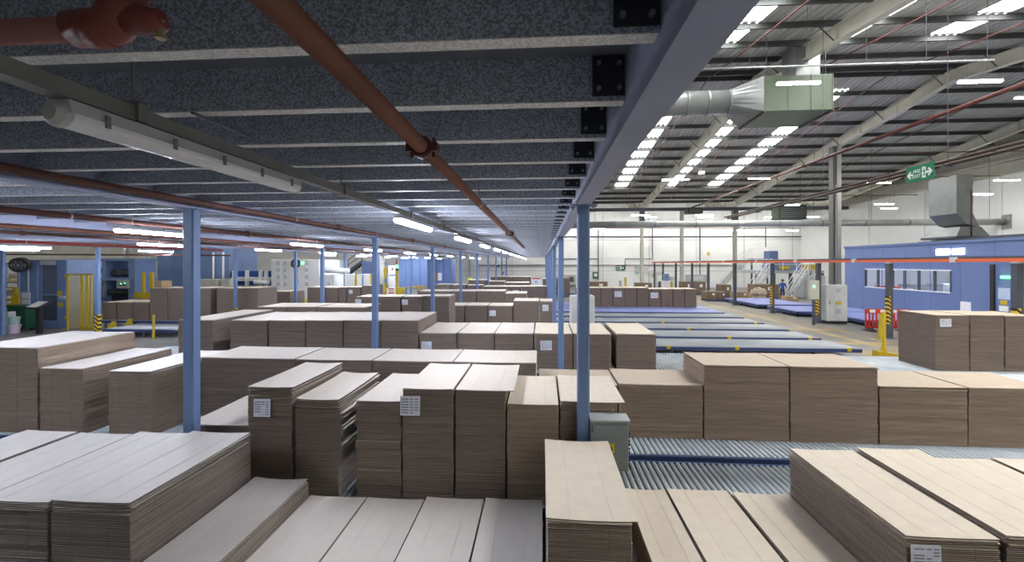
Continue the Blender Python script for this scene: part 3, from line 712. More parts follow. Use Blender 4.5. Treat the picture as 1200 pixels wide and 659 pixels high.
# ================================================================== THE HALL ON THE RIGHT
# grey box on the near right column
xe_ = BX[0] + .068
X1 = at_y(737, 520, 4.72)[0]; Z1 = at_y(715, 493, 4.72)[1]; Z0 = at_y(715, 552, 4.72)[1]
t = thing('junction_box', 'grey metal electrical box with yellow warning label on the near right column', 'electrical box', (xe_, 4.72, Z0))
MB().bbox(xe_, X1, 4.72, 4.93, Z0, Z1 - .012, .008).build('body', BOXG, t)
MB().box(xe_ - .0, X1 + .012, 4.70, 4.94, Z1 - .012, Z1 + .006).build('rain_lid', GREY, t)
MB().box(xe_ + .012, X1 - .015, 4.712, 4.72, Z0 + .015, Z1 - .05).build('door', BOXG, t)
xl_ = at_y(712, 520, 4.71)[0]
MB().box(xl_, xl_ + .075, 4.708, 4.712, Z0 + .20, Z0 + .30).build('warning_label', YEL, t)
tri = MB().add([(xl_ + .015, 4.7065, Z0 + .225), (xl_ + .06, 4.7065, Z0 + .225), (xl_ + .0375, 4.7065, Z0 + .275)], [(0, 1, 2)]).build('label_symbol', BLACK, t)
for k in range(9):
    z = Z0 + .05 + k * .043
    MB().tube([(X1, 4.78, z), (X1 + .022, 4.78, z)], .013, 8).build('cable_gland', BLACK, t)
MB().tube([(xe_ + .05, 4.712, Z0 + .06), (xe_ + .05, 4.704, Z0 + .06)], .012, 10).build('lock', BOLT, t)
m = MB(); m.tube([(xe_ + .02, 4.709, Z1 - .13), (xe_ + .02, 4.709, Z1 - .06)], .01, 8); m.build('hinge', DARK, t)
# pale cabinet behind the edge columns
t = thing('control_cabinet', 'pale grey cabinet right behind the near edge columns', 'cabinet', (1.35, 13.6, 0))
x0, x1 = at_y(669, 365, 13.6)[0], at_y(697, 365, 13.6)[0]; zt = at_y(680, 347, 13.6)[1]
MB().bbox(x0, x1, 13.6, 14.2, 0, zt, .015).build('body', LGREY, t); MB().box((x0 + x1) / 2 + .01, x1 - .03, 13.585, 13.6, .1, zt - .06).build('door', LGREY, t); MB().box(x0 + .03, (x0 + x1) / 2 - .01, 13.585, 13.6, .1, zt - .06).build('door', LGREY, t)

# orange rail along the walkway
XRL = 14.35
t = thing('busbar_rail', 'long bright orange rail with grey tray on dark posts along the walkway', 'rail', (XRL, 12, 3.2))
MB().box(XRL - .035, XRL + .035, 11.6, 56.9, 3.155, 3.26).build('orange_beam', ORANGE, t)
MB().box(XRL + .04, XRL + .24, 11.6, 56.9, 3.26, 3.28).box(XRL + .22, XRL + .24, 11.6, 56.9, 3.28, 3.34).box(XRL + .04, XRL + .06, 11.6, 56.9, 3.28, 3.32).build('cable_tray', DARK, t)
pxs = [767, 777, 792, 811, 830, 861, 905, 959, 1042, 1192]
for i, p in enumerate(pxs):
    u = (p - 600) / F; tt = XRL / (-sn + u * cs); yy = tt * (cs + u * sn)
    q = thing('rail_post', f'dark steel post under the orange rail, {ORD[len(pxs) - 1 - i]} from the camera end', 'post', (XRL, yy, 0), 'posts of the orange rail')
    MB().box(XRL - .09, XRL + .09, yy - .09, yy + .09, 0, 3.10).build('shaft', DARK, q)
    MB().box(XRL - .18, XRL + .18, yy - .18, yy + .18, 0, .02).build('base_plate', DARK, q)
    MB().box(XRL - .12, XRL + .12, yy - .08, yy + .08, 3.10, 3.155).build('saddle', GREY, q)
    if p >= 905: MB().box(XRL - .096, XRL - .015 if p < 1100 else XRL + .02, yy - .096, yy + .096, .6 if p > 1000 else .45, 1.75).build('hazard_wrap', HAZ, q)
    MB().box(XRL - .05, XRL + .06, yy + 1.9, yy + 2.1, 3.14, 3.32).build('joint_clamp', LGREY, t)

def text(body, size, loc, rot, m, parent, name='lettering', extrude=.002):
    cu = bpy.data.curves.new(name, 'FONT'); cu.body = body; cu.size = size; cu.extrude = extrude; cu.align_x = 'CENTER'; cu.align_y = 'CENTER'
    o = bpy.data.objects.new(name, cu); COL.objects.link(o); cu.materials.append(m); o.parent = parent
    dg = bpy.context.evaluated_depsgraph_get(); me = bpy.data.meshes.new_from_object(o.evaluated_get(dg)); bpy.data.objects.remove(o)
    o = bpy.data.objects.new(name, me); COL.objects.link(o); o.parent = parent; o['kind'] = 'stuff'
    o.location = Vector(loc) - parent.location; o.rotation_euler = rot; return o
# hanging fire exit sign: it faces the walkway (normal along -X)
xsg = at_z(1200, 166, 5.78)[0] - .056
_u = (1078 - 600) / F; _t = xsg / (-sn + _u * cs); ysg = _t * (cs + _u * sn); zs = CH + (HY - 203) / F * _t; hw, hh = .43, .22
t = thing('exit_sign', 'green hanging sign with white arrows reading FIRE EXIT under the paired pipes', 'sign', (xsg, ysg, zs))
MB().box(xsg - .012, xsg + .012, ysg - hw, ysg + hw, zs - hh, zs + hh).build('panel', GREEN, t)
m = MB()
for yy in (ysg - .3, ysg + .3): m.tube([(xsg, yy, zs + hh), (xsg, yy, 5.73)], .006, 5)
m.build('hanger', DARK, t)
rz = (math.pi / 2, 0, -math.pi / 2)
def sg(y, z): return (xsg - .014, ysg - y, zs + z)      # y positive = to the right on the sign
text('FIRE\nEXIT', .135, sg(-.085, -.005), rz, WHITE, t)
for sd in (-1, 1):
    pts = [(.40, 0), (.29, .12), (.25, .08), (.31, .03), (.20, .03), (.20, -.03), (.31, -.03), (.25, -.08), (.29, -.12)]
    MB().add([sg(sd * (p + .005), q - .01) for p, q in pts], [tuple(range(9))]).build('arrow', WHITE, t)
MB().add([sg(p, q) for p, q in [(.08, .15), (.20, .15), (.20, -.15), (.08, -.15)]], [(0, 1, 2, 3)]).build('door_symbol', WHITE, t)
def man(parent, f, s):   # the running figure of the sign
    m = MB()
    for poly in ([(0, .05), (.03, .06), (.04, -.01), (.01, -.02)], [(.03, -.01), (.045, -.03), (.0, -.09), (-.015, -.08)], [(.01, -.02), (.03, -.03), (.06, -.08), (.045, -.09)], [(0, .05), (-.03, .02), (-.02, .01), (.01, .035)], [(.03, .055), (.06, .02), (.05, .01), (.025, .04)]):
        m.add([f(p * s, q * s) for p, q in poly], [tuple(range(4))])
    m.add([f(.022 * s + .018 * s * math.cos(a * math.pi / 4), .085 * s + .018 * s * math.sin(a * math.pi / 4)) for a in range(8)], [tuple(range(8))])
    return m.build('running_figure', GREEN, parent, kind='stuff')
man(t, lambda p, q: (xsg - .016, ysg - .125 - p, zs + q), 1.2)
# paired brown pipes running into the hall
for k, (dx, dz) in enumerate([(0, 0), (.16, -.06)]):
    x, y = at_z(1200, 166, 5.78)
    pipe('heating_pipe', ['upper brown pipe of the pair above the hanging exit sign', 'lower brown pipe of the pair above the hanging exit sign'][k], [(x + dx, 4, 5.78 + dz), (x + dx, 25.5, 5.78 + dz)], .045, HPIPE, 'paired brown pipes')
    m = MB()
    if k == 0:
        o = MB()
        for yy in range(12, 25, 5): o.box(x - .1, x + .28, yy - .02, yy + .02, 5.63, 5.672).tube([(x + .09, yy, 5.63), (x + .09, yy, zroof(yy) + .85)], .008, 5)
        o = o.build('pipe_hangers', DARK, kind='stuff'); tag(o, 'thin rods and bars carrying the paired brown pipes', 'hangers')
# red sprinkler main and thin range pipes below the roof
x = at_z(1017, 163, 9.4)[0]
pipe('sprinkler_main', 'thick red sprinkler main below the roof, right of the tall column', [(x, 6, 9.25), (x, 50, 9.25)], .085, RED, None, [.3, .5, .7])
m = MB()
for yy in range(9, 50, 4): m.tube([(x, yy, 9.34), (x, yy, zroof(yy) + .85)], .005, 4)
o = m.build('drop_rods', DARK, kind='stuff'); tag(o, 'thin dark rods carrying the red sprinkler main', 'rods')
for i, x in enumerate((8.75, 13.6, 17.9, 25.2)):
    pts = [(x, yy, zroof(yy) + .42) for yy in (YB + 1, NEARV, RIDGE, VAL - 1)]
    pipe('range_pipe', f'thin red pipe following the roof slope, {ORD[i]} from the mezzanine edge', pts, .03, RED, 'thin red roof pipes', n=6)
for i, (yy, xa_, xb_, zz) in enumerate([(27, 21.8, XR - .02, 9.7), (33, 21.8, XR - .02, 9.4), (40, 22, XR - .02, 9.15)]):
    pipe('range_pipe', f'thin red cross pipe before the right side wall, {ORD[i]} from the front', [(xa_, yy, zz), (xb_, yy, zz)], .03, RED, 'red cross pipes', n=6)
z75 = at_y(980, 76, 16)[1]
pipe('conduit', 'thin pale conduit crossing below the roof, over the green duct', [(at_y(800, 79, 16)[0], 16, z75), (at_y(1165, 75, 16)[0], 16, z75)], .03, LGREY)
m = MB()
for k in range(6): xx = 5.5 + k * 2; m.tube([(xx, 16, z75 + .031), (xx, 16, zroof(16) + .85)], .008, 5)
o = m.build('conduit_hangers', DARK, kind='stuff'); tag(o, 'thin wires carrying the pale conduit below the roof', 'hangers')
# big green-grey duct box with its round duct
YD0, YD1 = 18.6, 20.9
xa = at_y(895.5, 108, YD0)[0]; xb = at_y(977, 108, YD0)[0]; z0 = at_y(936, 129, YD0)[1]; z1 = at_y(936, 87.5, YD0)[1]
t = thing('ventilation_duct', 'large green-grey duct box with a round duct below the roof', 'duct', (xa, YD0, z0))
MB().bbox(xa, xb, YD0, YD1, z0, z1, .03).build('duct_box', DUCTG, t)
m = MB()
for xx in (xa + .03, xa + (xb - xa) * .35, xa + (xb - xa) * .68, xb - .04): m.box(xx - .02, xx + .02, YD0 - .025, YD0, z0, z1)
m.build('seam_flange', DUCTG, t)
MB().box(xa - .02, xa + .08, YD0 - .03, YD1, z0 - .07, z0).build('edge_angle', DUCTB, t); MB().box(xb - .08, xb + .02, YD0 - .03, YD1, z0 - .07, z0).build('edge_angle', DUCTB, t)
yc_ = (YD0 + YD1) / 2; xr_ = at_y(852, 122, yc_)[0]; zr = at_y(830, 121, yc_)[1]; rad = 13.6 * yc_ / 500; xl_ = at_y(760, 122, yc_)[0]
m = MB(); n = 24
ring = [(xr_, yc_ + rad * math.cos(2 * math.pi * k / n), zr + rad * math.sin(2 * math.pi * k / n)) for k in range(n)]
sq = []
for k in range(n):
    a = 2 * math.pi * k / n; c_, s_ = math.cos(a), math.sin(a); sc = 1 / max(abs(c_), abs(s_))
    sq.append((xa, (YD0 + YD1) / 2 + (YD1 - YD0) / 2 * c_ * sc, (z0 + z1) / 2 + (z1 - z0) / 2 * s_ * sc))
m.add(ring + sq, [(k, (k + 1) % n, n + (k + 1) % n, n + k) for k in range(n)]); m.build('transition', DUCT, t)
m = MB().tube([(xl_ - 2.5, yc_, zr), (xr_, yc_, zr)], rad, 24)
m.build('round_duct', DUCT, t, smooth=True)
for k in range(5):
    xx = xr_ - .02 - k * .9; MB().tube([(xx - .04, yc_, zr), (xx + .04, yc_, zr)], rad * 1.045, 24).build('joint_band', DUCT, t)
MB().box(xb - 1.1, xb - .1, YD0 + .7, YD1 - .5, z1, zroof(19.5) + .8).build('roof_riser', DUCT, t)
m = MB()
for xx in (xa + .2, xb - .2): m.tube([(xx, YD0 + .2, z1), (xx, YD0 + .2, zroof(19) + .85)], .015, 5)
m.build('hanger', DARK, t)
# long spiral duct across the hall to the side wall
zdu = at_y(900, 262, 32.9)[1]
t = thing('spiral_duct', 'long round silver duct crossing the hall before the white wall', 'duct', (1.2, 32.9, zdu))
MB().tube([(.9, 32.9, zdu), (XR - .1, 32.9, zdu)], .235, 20).build('duct_run', DUCTL, t, smooth=True)
for k in range(11): MB().tube([(2.5 + k * 3 - .04, 32.9, zdu), (2.5 + k * 3 + .04, 32.9, zdu)], .255, 20).build('joint_band', DUCT, t)
MB().box(XR - .1, XR - .02, 32.4, 33.4, zdu - .5, zdu + .5).build('wall_flange', DUCT, t)
m = MB()
for k in range(8): m.tube([(4 + k * 4, 32.9, zdu + .2), (4 + k * 4, 32.9, zroof(32.9) + .85)], .01, 5)
m.build('hanger_wires', DARK, t, kind='stuff')
# office
OX, OY0, OY1, OZ = 20.4, 16.0, 30.3, 4.12
def ypx(px, X): u = (px - 600) / F; return X / (-sn + u * cs) * (cs + u * sn)
wy0, wy1 = ypx(1114.5, OX), ypx(1014, OX); wz0, wz1 = 1.60, 2.78
t = thing('office', 'blue panelled office block with a long window in the hall', 'office', (OX, OY0, 0))
MB().box(OX, OX + .12, OY0, OY1, 0, wz0).build('lower_wall', OFFICEB, t)
MB().box(OX, OX + .12, OY0, OY1, wz1, OZ).build('upper_wall', OFFICEB, t)
MB().box(OX, OX + .12, OY0, wy0, wz0, wz1).build('side_wall', OFFICEB, t)
MB().box(OX, OX + .12, wy1, OY1, wz0, wz1).build('side_wall', OFFICEB, t)
MB().box(OX + .12, OX + 7, OY1 - .12, OY1, 0, OZ).build('end_wall', OFFICEB, t)
MB().box(OX + .12, OX + 7, OY0, OY0 + .12, 0, OZ).build('end_wall', OFFICEB, t)
MB().box(OX + 6.9, OX + 7, OY0, OY1, 0, OZ).build('back_wall', WHITE, t)
MB().box(OX + .12, OX + 6.9, OY1 - .14, OY1 - .12, 0, OZ).build('inner_lining', WHITE, t)
MB().box(OX + .12, OX + .14, OY0 + .12, OY1 - .14, wz1 + .02, OZ).build('inner_lining', WHITE, t)
MB().box(OX - .05, OX + 7.05, OY0, OY1 + .05, OZ, OZ + .12).build('roof_slab', OFFICEB, t)
for k in range(4): MB().box(OX + .6 + k * .4, OX + 6.4, 19.6 + k * .35, 25.4 - k * .3, OZ + .12 + k * .06, OZ + .18 + k * .06).build('roof_step', DARK, t)
m = MB()
for k in range(1, 9): yy = OY0 + (OY1 - OY0) * k / 9; m.box(OX - .012, OX, yy - .02, yy + .02, 0, OZ)
m.box(OX - .012, OX, OY0, OY1, 3.0, 3.06); m.box(OX - .02, OX, OY0, OY1, 3.44, 3.5)
m.build('cover_strip', OFFICEB, t, kind='stuff')
w = MB()
w.box(OX - .03, OX + .1, wy0, wy1, wz0, wz0 + .06).box(OX - .03, OX + .1, wy0, wy1, wz1 - .06, wz1)
w = w.build('window_frame', WHITE, t)
edges = [ypx(p, OX) for p in (1114.5, 1094.8, 1076.2, 1059.5, 1045.5, 1028.5, 1014)]
for k, yy in enumerate(edges): MB().box(OX - .03, OX + .1, yy - .03, yy + .03, wz0 + .06, wz1 - .06).build('mullion', DARK, w)
for a, b in zip(edges[:-1], edges[1:]): MB().box(OX + .03, OX + .04, a + .03, b - .03, wz0 + .06, wz1 - .06).build('pane', GLASS, w)
for k, (a, b) in enumerate([(1097.5, 1113), (1116, 1130.5)]):
    MB().box(OX - .03, OX, ypx(b, OX), ypx(a, OX), 3.54, 3.84).build('lit_window', LITP, t)
dy0, dy1 = ypx(1196, OX), ypx(1169, OX)
d = MB().box(OX - .04, OX, dy0, dy1, .02, 2.1).build('door', OFFICEB, t)
MB().box(OX - .05, OX - .04, ypx(1185, OX), ypx(1171, OX), 1.52, 2.02).build('door_window', SCRN, d)
MB().box(OX - .05, OX - .04, ypx(1181.5, OX), ypx(1173.5, OX), 1.28, 1.47).build('yellow_notice', YEL, d)
MB().box(OX - .05, OX - .04, ypx(1183, OX), ypx(1172, OX), .98, 1.22).build('white_notice', WHITE, d)
MB().box(OX - .08, OX, ypx(1166.5, OX), ypx(1162, OX), 0, 3.06).build('dark_gap', BLACK, t)  # black strip standing in for the dark gap beside the door
MB().box(OX - .06, OX, ypx(1184, OX), ypx(1174, OX), 2.44, 2.55).build('exit_light', GLED, t)
MB().box(OX - .03, OX, ypx(1138, OX), ypx(1126, OX), .75, 1.25).build('white_hatch', WHITE, t)
MB().box(OX - .02, OX, ypx(993, OX), ypx(989.5, OX), .95, 1.3).build('white_notice', WHITE, t)
# what shows through the office window
for i, (a, b, z0_, z1_, dx, ma, lab) in enumerate([(1085, 1105, 0, 1.95, 2.2, LGREY, 'pale grey cabinet inside the office behind the last window panes'), (1052, 1072, 0, 1.75, 3.2, GREY, 'grey machine inside the office behind the middle panes'), (1024, 1042, 0, 1.7, .7, REDB, 'red unit inside the office behind the leftmost panes')]):
    ya_, yb_ = ypx(b, OX + dx), ypx(a, OX + dx)
    q = thing('office_unit', lab, 'cabinet', (OX + dx, ya_, 0)); MB().bbox(OX + dx, OX + dx + .7, ya_, yb_, z0_, z1_, .03).build('body', ma, q); MB().box(OX + dx - .015, OX + dx, ya_ + .1, yb_ - .1, .2, z1_ - .2).build('front_panel', WHITE, q)
for k in range(5): batten(f'lit batten inside the blue office, {ORD[k]} from the front', OX + 2.5, 19.0 + 2.0 * k, 3.96, True, 'office lights', L=1.5)
# vertical rectangular duct standing on the office roof
xa = at_y(1121, 240, 24)[0]; xb = at_y(1140, 240, 24)[0]
t = thing('roof_duct', 'silver rectangular duct with a bend, standing on the blue office', 'duct', (xa, 24, OZ + .15))
zt, zm, zb_ = at_y(1128, 205, 24)[1], at_y(1128, 250, 24)[1], OZ + .32
for k in range(4): MB().box(xa - k % 2 * .012, xb + k % 2 * .012, 24 - k % 2 * .012, 25.6 + k % 2 * .012, zm + (zt - zm) * k / 4, zm + (zt - zm) * (k + 1) / 4).build('duct_section', DUCT, t)
MB().hexa([(xa + .5, 24, zm - .55), (xb + .35, 24, zm - .75), (xb + .35, 25.6, zm - .75), (xa + .5, 25.6, zm - .55), (xa, 24, zm), (xb, 24, zm), (xb, 25.6, zm), (xa, 25.6, zm)]).build('bend', DUCT, t)
MB().hexa([(xa - .1, 23.9, zb_ + .1), (xb + .75, 23.9, zb_ + .1), (xb + .75, 25.8, zb_ + .1), (xa - .1, 25.8, zb_ + .1), (xa + .2, 24, zm - .7), (xb + .4, 24, zm - .7), (xb + .4, 25.6, zm - .7), (xa + .2, 25.6, zm - .7)]).build('transition', DUCT, t)
MB().box(xa - .2, xb + .8, 23.8, 25.9, OZ + .30, zb_ + .1).build('base_frame', DARK, t)
pipe('drop_pipe', 'thin dark red vertical pipe in front of the roof duct', [(xb - .45, 23.6, OZ + .362), (xb - .45, 23.6, 6.9)], .03, RED, n=6)
# grey control cabinet beside the rail
t = thing('control_cabinet', 'tall grey control cabinet with black plinth standing beside the orange rail posts', 'cabinet', (15.1, 22.9, 0))
x0 = XRL + .2; x1 = x0 + 1.0; zc = 2.0
MB().bbox(x0, x1, 22.9, 23.5, .16, zc, .015).build('body', LGREY, t); MB().box(x0 + .02, x1 - .02, 22.92, 23.5, 0, .16).build('plinth', BLACK, t)
d = MB().box(x0 + .03, x1 - .03, 22.885, 22.9, .2, zc - .05).build('door', LGREY, t)
for z in (.55, 1.62): MB().box(x0 + .42, x0 + .66, 22.875, 22.885, z, z + .22).build('vent', GREY, d)
for k in range(2): MB().box(x0 + .40 + k * .16, x0 + .53 + k * .16, 22.876, 22.885, 1.0, 1.16).build('warning_label', YEL, d)
MB().box(x0 + .10, x0 + .13, 22.87, 22.885, 1.0, 1.2).build('handle', DARK, d)
# a small pale green box on a post beside it
X, Z = at_y(955, 342, 22.3); t = thing('switch_box', 'pale cream switch box on a stand left of the grey cabinet', 'box', (X, 22.3, 0))
MB().bbox(X - .26, X + .22, 22.3, 22.5, 1.3, 2.25, .02).build('body', CREAM, t); MB().box(X - .05, X + .05, 22.35, 22.45, 0, 1.3).build('stand', DARK, t); MB().box(X - .1, X, 22.28, 22.3, 1.9, 2.0).build('green_light', GLED, t)
# lilac low platforms
for i, (x0, x1, y0, y1) in enumerate([(15.95, 20.1, 21.9, 25.6), (14.8, 19.5, 25.9, 29.2), (14.7, 18.3, 30.2, 35.6)]):
    t = thing('low_platform', f'low lilac blue conveyor platform beyond the orange rail, {ORD[i]} from the front', 'platform', (x0, y0, 0), 'low lilac platforms')
    n = max(2, int((y1 - y0) / 1.1))
    for k in range(n): MB().box(x0, x1, y0 + (y1 - y0) * k / n + .01, y0 + (y1 - y0) * (k + 1) / n - .01, .26, .32).build('deck_panel', BELT, t)
    MB().box(x0, x1, y0, y0 + .06, .12, .26).build('front_rail', RAILB, t); MB().box(x0, x0 + .06, y0, y1, .12, .26).build('side_rail', RAILB, t)
    for yy in (y0 + .2, (y0 + y1) / 2, y1 - .3):
        for xx in (x0 + .1, x1 - .2): MB().box(xx, xx + .12, yy, yy + .12, 0, .26).build('foot', BLACK, t)
# red barrier
t = thing('safety_barrier', 'red plastic barrier with white reflective squares on black feet', 'barrier', (15.3, 20.6, 0))
bx0 = at_y(1014, 380, 20.6)[0]; bx1 = bx0 + 1.9
MB().box(bx0, bx1, 20.58, 20.64, .82, 1.02).build('top_board', REDB, t)
for k in range(4): MB().box(bx0 + .18 + k * .46, bx0 + .42 + k * .46, 20.57, 20.58, .86, .99).build('reflective_square', WHITE, t)
m = MB().box(bx0, bx1, 20.59, 20.63, .14, .22).box(bx0, bx1, 20.59, 20.63, .46, .52)
for k in range(13): xx = bx0 + k * (bx1 - bx0 - .06) / 12; m.box(xx, xx + .06, 20.59, 20.63, .14, .82)
m.build('lattice', REDB, t)
for xx in (bx0 + .15, bx1 - .3): MB().hexa([(xx - .1, 20.3, 0), (xx + .25, 20.3, 0), (xx + .25, 20.95, 0), (xx - .1, 20.95, 0), (xx, 20.5, .14), (xx + .12, 20.5, .14), (xx + .12, 20.72, .14), (xx, 20.72, .14)]).build('foot', BLACK, t)
# yellow guard posts and stop beside the tall stacks
for i, (px, pyb, pyt, Y, w_) in enumerate([(1035.6, 417, 366, 14.9, .07), (1031.8, 396, 368, 18.4, .08)]):
    X = at_y(px, pyb, Y)[0]; zt = at_y(px, pyt, Y)[1]
    t = thing('guard_post', ['yellow guard post touching the labelled stack before the office, the nearer one', 'yellow guard post beside the red barrier, the farther one'][i], 'post', (X, Y, 0), 'yellow guard posts')
    MB().box(X - w_ / 2, X + w_ / 2, Y - .05, Y + .05, .2, zt).build('shaft', YEL, t); MB().box(X - w_ * .6, X + w_ * .6, Y - .08, Y + .08, 0, .34).build('foot', YEL, t)
x0, x1 = 10.5, 11.35
o = MB().hexa([(x0, 14.1, 0), (x1, 14.1, 0), (x1, 14.4, 0), (x0, 14.4, 0), (x0, 14.15, .36), (x1, 14.15, .22), (x1, 14.35, .22), (x0, 14.35, .36)]).build('yellow_stop', YEL); tag(o, 'yellow wedge stop at the end of the roller tracks, before the office stacks', 'stop')
# ---- far side of the hall: cartons, wrapped goods, gantry with stairs, people
def pallet(m, x0, x1, y0, y1):
    for k in range(5): a = x0 + (x1 - x0) * k / 5; m.box(a, a + (x1 - x0) * .15, y0, y1, .11, .14)
    for yy in (y0, (y0 + y1) / 2 - .05, y1 - .1): m.box(x0, x1, yy, yy + .1, 0, .11)
def carton(label, px0, px1, py, Y, dy, ma, group, name='carton', on=0.0):
    x0, x1 = at_y(px0, py, Y)[0], at_y(px1, py, Y)[0]; zt = at_y((px0 + px1) / 2, py, Y)[1]
    t = thing(name, label, 'carton', (x0, Y, on), group)
    b = on
    if on == 0:
        m = MB(); pallet(m, x0, x1, Y, Y + dy); m.build('pallet', TANC if ma is not BROWNC else RAILB, t); b = .14
    MB().bbox(x0, x1, Y, Y + dy, b, zt, .01).build('box_body', ma, t)
    MB().box(x0, x1, Y + dy * .47, Y + dy * .53, zt, zt + .006).build('closing_tape', LGREY, t)
    MB().box(x0 + (x1 - x0) * .55, x0 + (x1 - x0) * .75, Y - .006, Y, b + (zt - b) * .55, b + (zt - b) * .8).build('paper_label', PAPER, t)
GC = 'cartons at the far side of the hall'
carton('low brown load on a blue pallet by the yellow line, left one', 828, 840.5, 342, 36, 1.2, BROWNC, GC)
carton('low brown load on a blue pallet by the yellow line, right one', 841, 852, 342.5, 36, 1.2, BROWNC, GC)
carton('tall brown pallet load left of the pale far column', 800, 811, 330.5, 43.2, 1.2, BROWNC, GC)
carton('tall brown pallet load beside the pale far column foot', 811.8, 827, 330.5, 43.2, 1.2, BROWNC, GC)
carton('brown load between the cream column and the tan carton', 846, 857, 334, 39, 1.3, BROWNC, GC)
carton('big tan carton in front of the stairs', 864, 878, 342.5, 36.5, 1.4, TANC, GC)
carton('tall brown load behind the wrapped goods', 885, 912.5, 333.5, 38.6, 1.4, BROWNC, GC)
carton('small tan carton beside the person in blue', 922, 936, 347.5, 34.5, .8, TANC, GC)
carton('brown pallet load against the far wall right of the near column', 690, 712, 330.5, 46, 1.3, BROWNC, GC)
carton('brown pallet load under the left cream column', 746, 764, 332, 46, 1.3, BROWNC, GC)
# wrapped heap
X0, X1 = at_y(882, 350, 36.2)[0], at_y(902, 350, 36.2)[0]
t = thing('wrapped_goods', 'heap of goods in crumpled clear wrap on a pallet right of the tan carton', 'goods', (X0, 36.2, 0))
m = MB(); pallet(m, X0, X1, 36.2, 37.4); m.build('pallet', TANC, t)
bm_ = MB(); rr = random.Random(5); nx, nz = 9, 6
for k in range(8):
    a = X0 + rr.uniform(0, X1 - X0 - .6); b = 36.2 + rr.uniform(0, .6); z = .14 + rr.choice((0, .3, .45)); h_ = rr.uniform(.35, .55)
    MB().hexa([(a, b, z), (a + .6, b, z), (a + .6, b + .5, z), (a, b + .5, z), (a + .05, b + .06, z + h_), (a + .52, b + .03, z + h_ * .8), (a + .55, b + .45, z + h_), (a + .08, b + .42, z + h_ * .9)]).build('wrapped_bag', WRAP, t)
# gantry platform with railings and stairs
def railing(m, pts, h=1.05):
    for a, b in zip(pts[:-1], pts[1:]):
        a, b = Vector(a), Vector(b)
        for f in (h, h * .55): m.tube([a + Vector((0, 0, f)), b + Vector((0, 0, f))], .03, 6)
        n = max(1, int((b - a).length / 1.1))
        for k in range(n + 1): p = a.lerp(b, k / n); m.tube([p, p + Vector((0, 0, h))], .03, 6)
def stairs(label, a, b, w, group='white stairs at the far side'):
    a, b = Vector(a), Vector(b); t = thing('staircase', label, 'stairs', tuple(a), group)
    for dy in (0, w):
        m = MB(); o = Vector((0, dy, 0)); d = (b - a); n = Vector((-d.z, 0, d.x)).normalized() * .13
        p = [a + o, b + o]; m.hexa([p[0] - n, p[1] - n, p[1] - n + Vector((0, .05, 0)), p[0] - n + Vector((0, .05, 0)), p[0] + n, p[1] + n, p[1] + n + Vector((0, .05, 0)), p[0] + n + Vector((0, .05, 0))]); m.build('stringer', LGREY, t)
        m = MB(); railing(m, [a + o, b + o]); m.build('handrail', WHITE, t)
    n = max(3, int(abs(b.z - a.z) / .22))
    for k in range(1, n + 1):
        p = a.lerp(b, k / (n + 1)); MB().box(p.x - .13, p.x + .13, p.y, p.y + w, p.z - .02, p.z + .02).build('tread', GREY, t)
YG = 43.0
dx0, dz = at_y(886, 312, YG); dx1 = at_y(966, 312, YG)[0]; dz = at_y(920, 317, YG)[1]
t = thing('gantry_platform', 'steel machine platform with white railings at the far right corner', 'platform', (dx0, YG, 0))
MB().box(dx0, dx1, YG, YG + 4, dz - .3, dz).build('deck', GREY, t)
for yy in (YG + .04, YG + 3.96): m = MB(); railing(m, [(dx0, yy, dz), (dx1, yy, dz)]); m.build('railing', WHITE, t)
for px in (888, 908, 928, 950, 965): xx = at_y(px, 320, YG)[0]; MB().box(xx - .12, xx + .12, YG + .1, YG + .34, 0, dz - .3).build('leg', DARK, t); 
dz += .004; t2 = thing('platform_machine', 'blue and grey machine standing on the far platform', 'machine', (dx0 + 1, YG + 1, dz))
a_ = at_y(905, 300, YG + 1)[0]; b_ = at_y(940, 300, YG + 1)[0]
MB().box(a_, b_, YG + 1, YG + 3, dz, dz + .9).build('body', BLUE, t2); MB().box(a_ - .3, a_ + .5, YG + .9, YG + 2, dz, dz + 1.9).build('tower', OFFICEB, t2)
MB().box(a_ + .6, a_ + 1.6, YG + .8, YG + 1, dz + .1, dz + .4).build('yellow_cover', YEL, t2); MB().box(b_, b_ + 1.2, YG + .9, YG + 2.6, dz, dz + .55).build('yellow_cover', YEL, t2)
MB().tube([(a_ + 2.2, YG + 1.2, dz), (a_ + 2.2, YG + 1.2, dz + 1.2)], .2, 12).build('white_canister', WHITE, t2)
t3 = thing('floor_machine', 'grey machine with pipes under the right end of the far platform', 'machine', (dx1 - 3, YG - 2, 0))
a_ = at_y(941, 330, YG - 2)[0]; MB().bbox(a_, a_ + 1.0, YG - 2, YG - .8, 0, 1.7, .05).build('body', GREY, t3); MB().bbox(a_ + 1.1, a_ + 2.0, YG - 2, YG - .8, 0, 2.0, .05).build('body', LGREY, t3)
m = MB()
for k in range(4): m.tube([(a_ + .3 + k * .45, YG - 1.6, 1.7), (a_ + .4 + k * .4, YG - 1.5, 2.6 - .1 * (k % 2))], .08, 8)
m.build('pipes', LGREY, t3, kind='stuff')
for (lab, p0, p1, Y, w_) in [('long white staircase rising right behind the cream far column', (841, 338), (879, 303), 49.3, 1.0), ('white staircase up to the far platform, behind the tall brown load', (882, 338), (904, 316), 41.6, .9), ('white staircase right of the person in blue', (927, 346), (947, 321), 38.5, .9)]:
    a_ = at_y(p0[0], p0[1], Y); b_ = at_y(p1[0], p1[1], Y)
    stairs(lab, (a_[0], Y, 0.0), (b_[0], Y, b_[1]), w_)
o = thing('stair_landing', 'small white railed landing at the top of the long staircase', 'platform', (at_y(880, 303, 49.3)[0], 49.3, 0))
